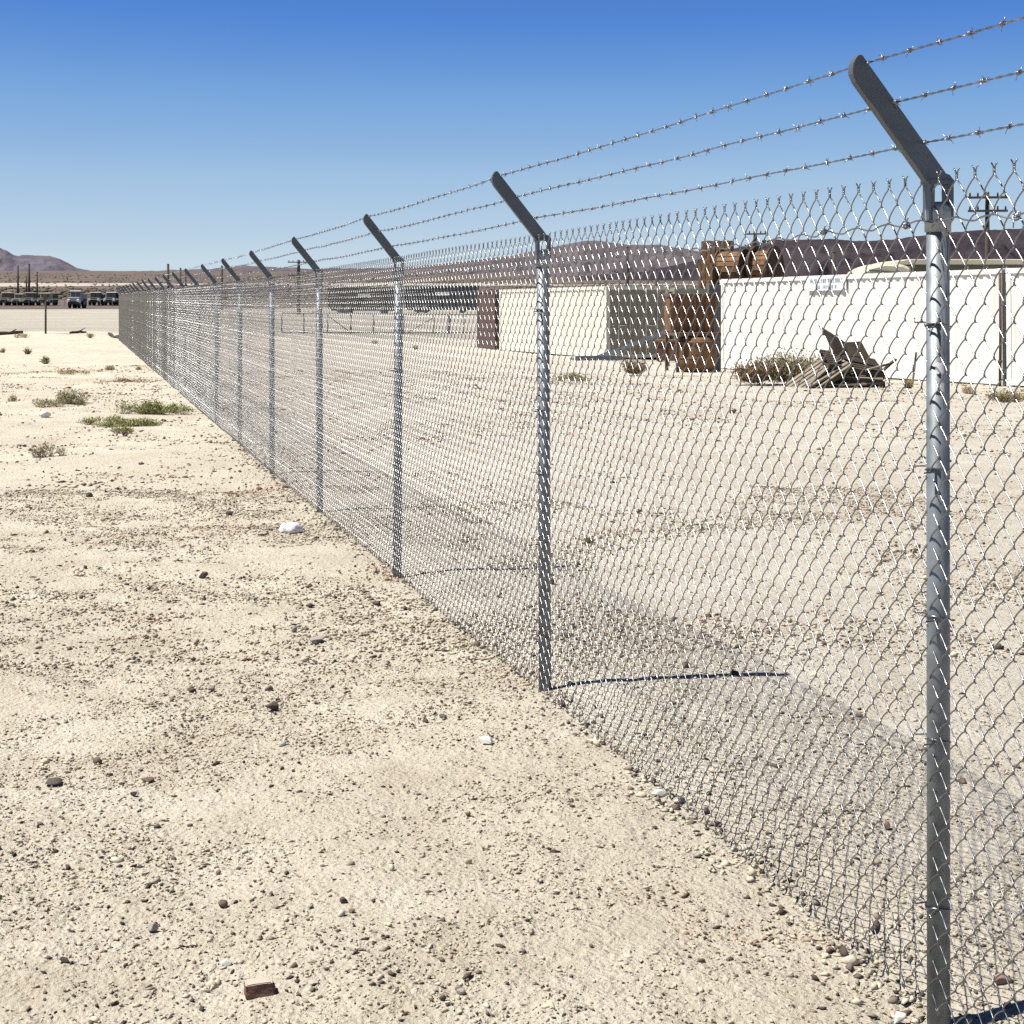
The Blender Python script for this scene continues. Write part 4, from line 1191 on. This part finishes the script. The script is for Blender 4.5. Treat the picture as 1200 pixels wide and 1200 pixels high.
# steel stake standing alone on the left
g = at_ground(53.5, 391.5)
sk = empty('steel_stake', g, 0, 'thin dark steel stake standing alone on the left berm', 'stake')
hs = 46/F*g.y
MB().tube([(0, 0, -0.2), (0, 0, hs)], 0.045, 8).build('shaft', M_POLE, sk, True)
MB().box((-0.10, -0.05, hs - 0.22), (0.10, 0.05, hs + 0.02)).build('head', M_POLE, sk, bevel=0.01)
def log(label, a, b_, r0, seed):
    pa, pb = at_ground(*a), at_ground(*b_)
    rr = random.Random(seed); pts = []
    for j in range(7):
        t = j/6; q = pa.lerp(pb, t); q.z = gz(q.x, q.y) + r0*0.8 + rr.uniform(-.02, .03); pts.append(q - pa)
    o = empty('fallen_timber', pa, 0, label, 'timber')
    MB().tube(pts, [r0*(1 - 0.3*j/6) for j in range(7)], 8).build('trunk', M_WOODD, o, True)
    MB().tube([pts[3], pts[3] + Vector((0.3, 0.1, 0.18))], [r0*0.5, r0*0.2], 6).build('branch_stub', M_WOODD, o, True)
log('long dark timber lying on the berm at left picture edge', (-6, 393), (27, 391.6), 0.085, 1)
log('dark timber lying against the foot of the far fence end', (128, 393.6), (142, 397.4), 0.07, 2)
log('weathered dark branch on the berm right of the stake', (82, 391.5), (101, 390), 0.06, 3)

# ------------------------------------------------------------------ desert plants
def leaf_mat(name, stops):
    m = island_mat(name, stops, 0.85, 20, 0.1, 0.0); return m
M_SAGE = leaf_mat('sage_leaf', [(0, (0.20, 0.205, 0.11)), (0.5, (0.28, 0.27, 0.155)), (1, (0.42, 0.38, 0.24))])
M_GREEN = leaf_mat('green_weed', [(0, (0.15, 0.185, 0.06)), (0.5, (0.23, 0.25, 0.095)), (1, (0.38, 0.36, 0.18))])
M_STRAW = leaf_mat('dry_straw', [(0, (0.30, 0.23, 0.12)), (0.5, (0.40, 0.32, 0.18)), (1, (0.48, 0.40, 0.25))])
M_TWIG = leaf_mat('dry_twig', [(0, (0.16, 0.10, 0.06)), (0.6, (0.26, 0.17, 0.10)), (1, (0.34, 0.25, 0.15))])
M_TUMB = leaf_mat('tumbleweed_straw', [(0, (0.15, 0.12, 0.06)), (0.5, (0.23, 0.195, 0.10)), (1, (0.33, 0.28, 0.16))])
def plant(name, label, px, py, wpx, hpx, leafm, n_stem, n_leaf, cat='shrub', spread=1.0, twig=M_TWIG, leaf=0.03, seed=0, ball=False, depth=0.8, group=None):
    c = at_ground(px, py); k = c.y/F; w = wpx*k/2; h = hpx*k
    r_ = np.random.default_rng(500 + seed)
    o = empty(name, c, 0, label, cat, group)
    st = MB(); Vl, Fl = [], []
    tips = []
    ncl = 1 if ball else max(1, int(wpx/7))
    cls_ = [(r_.normal(0, 0.42)*w, r_.normal(0, 0.42)*w*depth, r_.uniform(0.35, 1.0)) for _ in range(ncl)]
    cls_[0] = (0.0, 0.0, 1.0)
    for j in range(n_stem):
        th = r_.uniform(0, 2*math.pi); rad = math.sqrt(r_.uniform(0.02, 1))*spread
        ex, ey = math.cos(th)*rad*w, math.sin(th)*rad*w*depth
        hz_ = h*r_.uniform(0.45, 1.0)*math.sqrt(max(0.05, 1 - 0.75*rad*rad)) if not ball else h*(0.5 + 0.5*r_.uniform(-.8, 1)*math.sqrt(max(0.02, 1 - 0.9*rad*rad)))
        cx_, cy_, hs_ = cls_[int(r_.integers(0, ncl))]
        if not ball:
            fr_ = 0.42 if ncl > 1 else 1.0
            ex, ey, hz_ = ex*fr_ + cx_, ey*fr_ + cy_, hz_*hs_
        b0 = Vector((ex*0.35 + cx_*0.65 + r_.normal()*w*0.04, ey*0.35 + cy_*0.65, 0 if not ball else h*r_.uniform(0.1, 0.5)))
        q1 = Vector((ex*0.6 + cx_*0.4*(not ball) + r_.normal()*w*0.07, ey*0.6 + cy_*0.4*(not ball) + r_.normal()*w*0.07, hz_*0.55)); q2 = Vector((ex, ey, max(hz_, 0.01)))
        if ball: q2 = q2 + Vector((r_.normal()*w*.1, r_.normal()*w*.1, r_.normal()*h*.06)); q2.z = max(q2.z, 0.02)
        b0.z += gz(c.x + b0.x, c.y + b0.y) - c.z
        dz_ = gz(c.x + q2.x, c.y + q2.y) - c.z; q1.z += dz_; q2.z += dz_
        tr = max(0.0028, 0.22*k)
        st.tube([b0, q1, q2], [tr, tr*0.7, tr*0.35], 3, False)
        tips.append((q1, q2))
    st.build('stems', twig, o)
    if n_leaf:
        ti = r_.integers(0, len(tips), n_leaf); tt = r_.uniform(0.0, 1.15, n_leaf)
        Q1 = np.array([tips[i][0] for i in ti]); Q2 = np.array([tips[i][1] for i in ti])
        C_ = Q1 + (Q2 - Q1)*tt[:, None] + r_.normal(0, (0.10 if ball else 0.06)*w, (n_leaf, 3))*np.array([1, 1, 0.5])
        C_[:, 2] = np.maximum(C_[:, 2], leaf*0.3)
        a_ = r_.normal(size=(n_leaf, 3)); a_[:, 2] = np.abs(a_[:, 2])*1.2; a_ /= np.linalg.norm(a_, axis=1)[:, None]
        b_ = np.cross(a_, r_.normal(size=(n_leaf, 3))); b_ /= np.linalg.norm(b_, axis=1)[:, None]
        ln = leaf*r_.uniform(0.6, 1.5, n_leaf)[:, None]; wd = ln*(0.17 if ball else 0.10)
        P = np.stack([C_ - b_*wd*0.5, C_ + a_*ln*0.5 - b_*wd, C_ + a_*ln, C_ + a_*ln*0.5 + b_*wd], 1).reshape(-1, 3)
        f_ = np.arange(n_leaf*4).reshape(-1, 4)
        lm = link_mesh('foliage', np_mesh('foliage', P, f_, None, leafm, False), o); lm['kind'] = 'stuff'
    for ch in o.children:
        if ch.name.startswith('stems'): ch['kind'] = 'stuff'
    return o
# left of the fence
plant('desert_shrub', 'grey green round shrub with twigs left of the green weeds', 84, 472, 46, 18, M_SAGE, 140, 1400, seed=1, leaf=0.045)
plant('desert_shrub', 'low grey green clump spilling left below the round shrub', 58, 478, 46, 12, M_SAGE, 90, 700, seed=2, leaf=0.04)
plant('weed_patch', 'bright green weed clump nearest the fence', 178, 487, 72, 16, M_GREEN, 260, 3800, cat='weeds', seed=3, leaf=0.045, spread=1.1)
plant('weed_patch', 'green weed clump below left of the brightest clump', 158, 502, 76, 11, M_GREEN, 170, 2400, cat='weeds', seed=4, leaf=0.04)
plant('weed_patch', 'sparse olive weeds left of the bright clump', 122, 496, 54, 10, M_GREEN, 90, 900, cat='weeds', seed=5, leaf=0.04)
plant('weed_patch', 'thin weeds touching the fence foot beside bright clump', 205, 484, 30, 12, M_GREEN, 70, 500, cat='weeds', seed=6, leaf=0.04)
plant('weed_patch', 'olive weeds trailing at the lower end of the green patch', 148, 512, 34, 10, M_GREEN, 60, 500, cat='weeds', seed=16, leaf=0.035)
plant('desert_shrub', 'wispy brown twiggy shrub on the left with green foot', 50, 534, 44, 22, M_SAGE, 80, 340, seed=7, leaf=0.035)
plant('desert_shrub', 'small round straw shrub farthest left up the slope', 31, 415, 15, 9, M_SAGE, 60, 300, seed=8, leaf=0.06)
plant('desert_shrub', 'low olive shrub right of the small round one', 54, 427, 22, 10, M_SAGE, 70, 420, seed=9, leaf=0.06)
plant('desert_shrub', 'pale dry shrub by the left edge below the stake', 4, 413, 14, 7, M_STRAW, 50, 260, seed=10, leaf=0.05)
plant('dry_grass_tuft', 'straw coloured tuft halfway to the fence', 130, 434, 20, 5, M_STRAW, 60, 260, cat='grass tuft', seed=11, leaf=0.06, twig=M_STRAW)
plant('dry_grass_tuft', 'low straw strip just above the grey green shrub', 84, 439, 36, 5, M_STRAW, 70, 300, cat='grass tuft', seed=12, leaf=0.06, twig=M_STRAW)
plant('dry_grass_tuft', 'straw tuft beside the distant fence foot', 163, 433, 14, 4, M_STRAW, 40, 160, cat='grass tuft', seed=13, leaf=0.06, twig=M_STRAW)
plant('dry_grass_tuft', 'straw clump on the berm right of the stake', 105, 396, 18, 6, M_STRAW, 50, 240, cat='grass tuft', seed=14, leaf=0.08, twig=M_STRAW)
plant('dry_grass_tuft', 'straw clump on the berm left of the stake', 30, 395, 22, 5, M_STRAW, 50, 240, cat='grass tuft', seed=15, leaf=0.08, twig=M_STRAW)
plant('dry_grass_tuft', 'yellow dry tuft at the left edge beside low grey clump', 16, 470, 22, 12, M_STRAW, 50, 160, cat='grass tuft', seed=17, leaf=0.05, twig=M_STRAW)
plant('dry_litter', 'dark twig litter strip just up from the green weeds', 150, 447, 64, 4, M_TWIG, 240, 300, cat='litter', seed=42, leaf=0.05)
# right of the fence
plant('tumbleweed', 'big straw green tumbleweed against the white container', 926, 451, 86, 38, M_TUMB, 700, 6500, cat='tumbleweed', seed=20, leaf=0.06, ball=True, depth=0.5, twig=M_TUMB)
plant('tumbleweed', 'brown tumbleweed at the left of the big one', 882, 451, 44, 30, M_TWIG, 400, 3000, cat='tumbleweed', seed=21, leaf=0.06, ball=True, depth=0.7)
plant('tumbleweed', 'brown tumbleweed in front of the steel ramp', 744, 439, 30, 20, M_TWIG, 300, 1600, cat='tumbleweed', seed=22, leaf=0.06, ball=True)
plant('desert_shrub', 'low green shrub behind the second fence post', 672, 446, 38, 11, M_GREEN, 120, 1000, seed=23, leaf=0.05)
plant('tumbleweed', 'sparse tumbleweed at the right picture edge', 1182, 472, 54, 16, M_TUMB, 220, 800, cat='tumbleweed', seed=24, leaf=0.05, ball=True)
plant('desert_shrub', 'small dry shrub right of the upright stake', 1066, 457, 20, 14, M_STRAW, 70, 250, seed=25, leaf=0.05)
plant('desert_shrub', 'small olive shrub just right of the nearest post', 1136, 462, 30, 11, M_STRAW, 70, 300, seed=26, leaf=0.05)
plant('desert_shrub', 'tiny dark green tuft in the far yard by fence', 487, 410, 16, 6, M_SAGE, 40, 250, seed=27, leaf=0.06)
plant('desert_shrub', 'tiny olive tuft in the yard left of third post', 440, 403, 18, 5, M_SAGE, 40, 250, seed=28, leaf=0.06)
plant('weed_patch', 'small green weeds in the yard near the second post', 690, 636, 26, 6, M_GREEN, 40, 220, cat='weeds', seed=29, leaf=0.02)

# brush on the distant plain (uncountable)
r_ = np.random.default_rng(77)
nb = 9000
dd = 430*np.exp(r_.uniform(0, math.log(5.0), nb)); xx = r_.uniform(-0.5, 0.5, nb)*dd
ok = gmac(xx, dd) > -5
siz = r_.uniform(0.3, 0.95, nb)
base = ICO1[None]*(1 + r_.uniform(-.3, .3, (nb, 12, 1)))*siz[:, None, None]*np.array([1.2, 1.2, 0.8])
P = base + np.stack([xx, dd, gnd(xx, dd) + 0.3*siz], -1)[:, None]
sb = link_mesh('scrub', np_mesh('scrub', P.reshape(-1, 3), None, (ICO1F[None] + (np.arange(nb)*12)[:, None, None]).reshape(-1, 3), island_mat('plain_scrub', [(0, (0.055, 0.055, 0.035)), (1, (0.12, 0.105, 0.07))], 1.0, 2, 0.1, 0), False))
tag(sb, 'dark low brush dotting the far desert plain', 'scrub', kind='stuff')

# ------------------------------------------------------------------ stones one can pick out
ST = [
 (239, 673, 15, 12, M_ST_DARK, 'round dark stone alone on the left of the path'),
 (268, 600, 14, 9, M_ST_DARK, 'dark flat stone close to the far fence foot'),
 (104, 580, 12, 8, M_ST_DARK, 'dark stone far left below the dry shrubs'),
 (372, 753, 20, 10, M_ST_GREY, 'flat grey stone in the middle of the gravel path'),
 (320, 833, 22, 15, M_ST_DARK, 'large dark brown stone left of the second post'),
 (327, 820, 8, 6, M_ST_BROWN, 'small brown stone touching the large dark one'),
 (248, 806, 12, 9, M_ST_PINK, 'mauve stone beside a dark stone on the path'),
 (225, 808, 12, 7, M_ST_DARK, 'dark stone left of the mauve stone'),
 (315, 807, 12, 9, M_ST_BROWN, 'brown stone above the large dark one'),
 (569, 879, 19, 15, M_ST_WHITE, 'whitish rounded rock left of the near fence bay'),
 (331, 875, 11, 9, M_ST_WHITE, 'small white stone below the large dark one'),
 (180, 1083, 15, 16, M_ST_GREY, 'grey pointed stone in the lower left'),
 (262, 1061, 18, 12, M_ST_BROWN, 'brown stone in the lower left above the brick'),
 (265, 1126, 15, 11, M_ST_WHITE, 'white topped stone directly above the brick'),
 (76, 1126, 13, 9, M_ST_DARK, 'dark stone in the lower left corner area'),
 (62, 918, 26, 9, M_ST_DARK, 'long flat dark stone near the left picture edge'),
 (172, 913, 20, 8, M_ST_BROWN, 'flat brown stone right of the long dark one'),
 (157, 929, 9, 9, M_ST_DARK, 'small round dark stone below the flat brown one'),
 (403, 1064, 11, 11, M_ST_DARK, 'small dark stone with mauve neighbour at lower middle'),
 (412, 1076, 9, 8, M_ST_PINK, 'small mauve stone under its dark neighbour'),
 (540, 1170, 12, 10, M_ST_GREY, 'grey round stone near the bottom middle'),
 (519, 1180, 9, 8, M_ST_DARK, 'dark pebble sized stone at the bottom middle'),
 (773, 938, 22, 12, M_ST_WHITE, 'white rock at the fence foot between the two nearest posts'),
 (797, 946, 18, 10, M_ST_GREY, 'grey rock next to white rock at the fence foot'),
 (827, 957, 14, 10, M_ST_DARK, 'dark stone at fence foot right of white rock'),
 (1053, 1192, 24, 16, M_ST_WHITE, 'white rock at the bottom by the nearest post'),
 (1178, 1143, 26, 14, M_ST_PINK, 'mauve rock behind the mesh at lower right'),
 (860, 482, 12, 8, M_ST_DARK, 'dark stone in the yard below the tumbleweed'),
 (761, 469, 9, 6, M_ST_DARK, 'dark stone in the yard below the rusty bins'),
 (810, 492, 10, 4, M_ST_BROWN, 'flat brown stone in the yard left of dark one'),
 (962, 526, 12, 5, M_ST_BROWN, 'flat brown stone in the middle of the yard'),
 (1040, 968, 14, 12, M_ST_BROWN, 'brown stone behind the mesh left of nearest post'),
 (648, 679, 10, 10, M_ST_DARK, 'dark stone behind mesh right of the second post'),
 (676, 694, 9, 8, M_ST_GREY, 'grey stone behind mesh past the second post'),
 (664, 744, 13, 10, M_ST_DARK, 'dark stone in the mesh shadow near second post'),
 (803, 787, 12, 10, M_ST_BROWN, 'brown stone just beyond the second post shadow'),
 (1128, 914, 14, 9, M_ST_BROWN, 'brown stone in the fence shadow right of nearest post'),
 (52, 488, 17, 10, M_ST_WHITE, 'pale rock beside the low grey shrub on left'),
 (345, 740, 9, 9, M_ST_GREY, 'small grey stone above the flat grey one'),
 (95, 700, 9, 6, M_ST_BROWN, 'small brown stone on the left gravel patch'),
 (442, 702, 12, 7, M_ST_DARK, 'dark stone near the foot of the third post'),
]
for px, py, w, h, m_, lab in ST:
    stone('stone', px, py, w, h, m_, lab)
# crumpled white plastic
c = at_ground(341, 625); k = c.y/F
P = ICO3.copy(); P = P*(1 + 0.30*noise3(P, 7, 3.0) + 0.22*noise3(P, 19, 6.5))[:, None]
P = P*np.array([14*k, 10*k, 8.5*k]); P[:, 2] = np.maximum(P[:, 2] + 3*k, -0.01)
o = link_mesh('plastic_scrap', np_mesh('plastic_scrap', P, None, ICO3F, M_RAG, False), None, (c.x, c.y, gz(c.x, c.y)), (0, 0, 0.35))
tag(o, 'crumpled white plastic scrap lying near the far fence foot', 'scrap')
# broken brick
c = at_ground(303, 1170); k = c.y/F
bm = bmesh.new(); bmesh.ops.create_cube(bm, size=1.0); bmesh.ops.bevel(bm, geom=bm.edges[:], offset=0.06, segments=2, affect='EDGES'); bmesh.ops.subdivide_edges(bm, edges=bm.edges[:], cuts=3, use_grid_fill=True)
for v in bm.verts:
    q = np.array([[v.co.x, v.co.y, v.co.z]])
    v.co *= 1 + 0.10*float(noise3(q*3, 3, 1.6)[0]) + 0.05*float(noise3(q*9, 8, 1.6)[0])
    if v.co.x > 0.3 and v.co.z > 0.05: v.co.x -= 0.14*(v.co.z + 0.2); v.co.z -= 0.05
me = bpy.data.meshes.new('brick'); bm.to_mesh(me); bm.free(); me.materials.append(M_BRICK)
o = link_mesh('brick', me, None, (c.x, c.y + 0.02, gz(c.x, c.y) + 7.5*k), (R(-4), R(-3), R(14)), (35*k, 22*k, 17*k))
tag(o, 'broken weathered brick with pale dusty top at the lower left', 'brick')
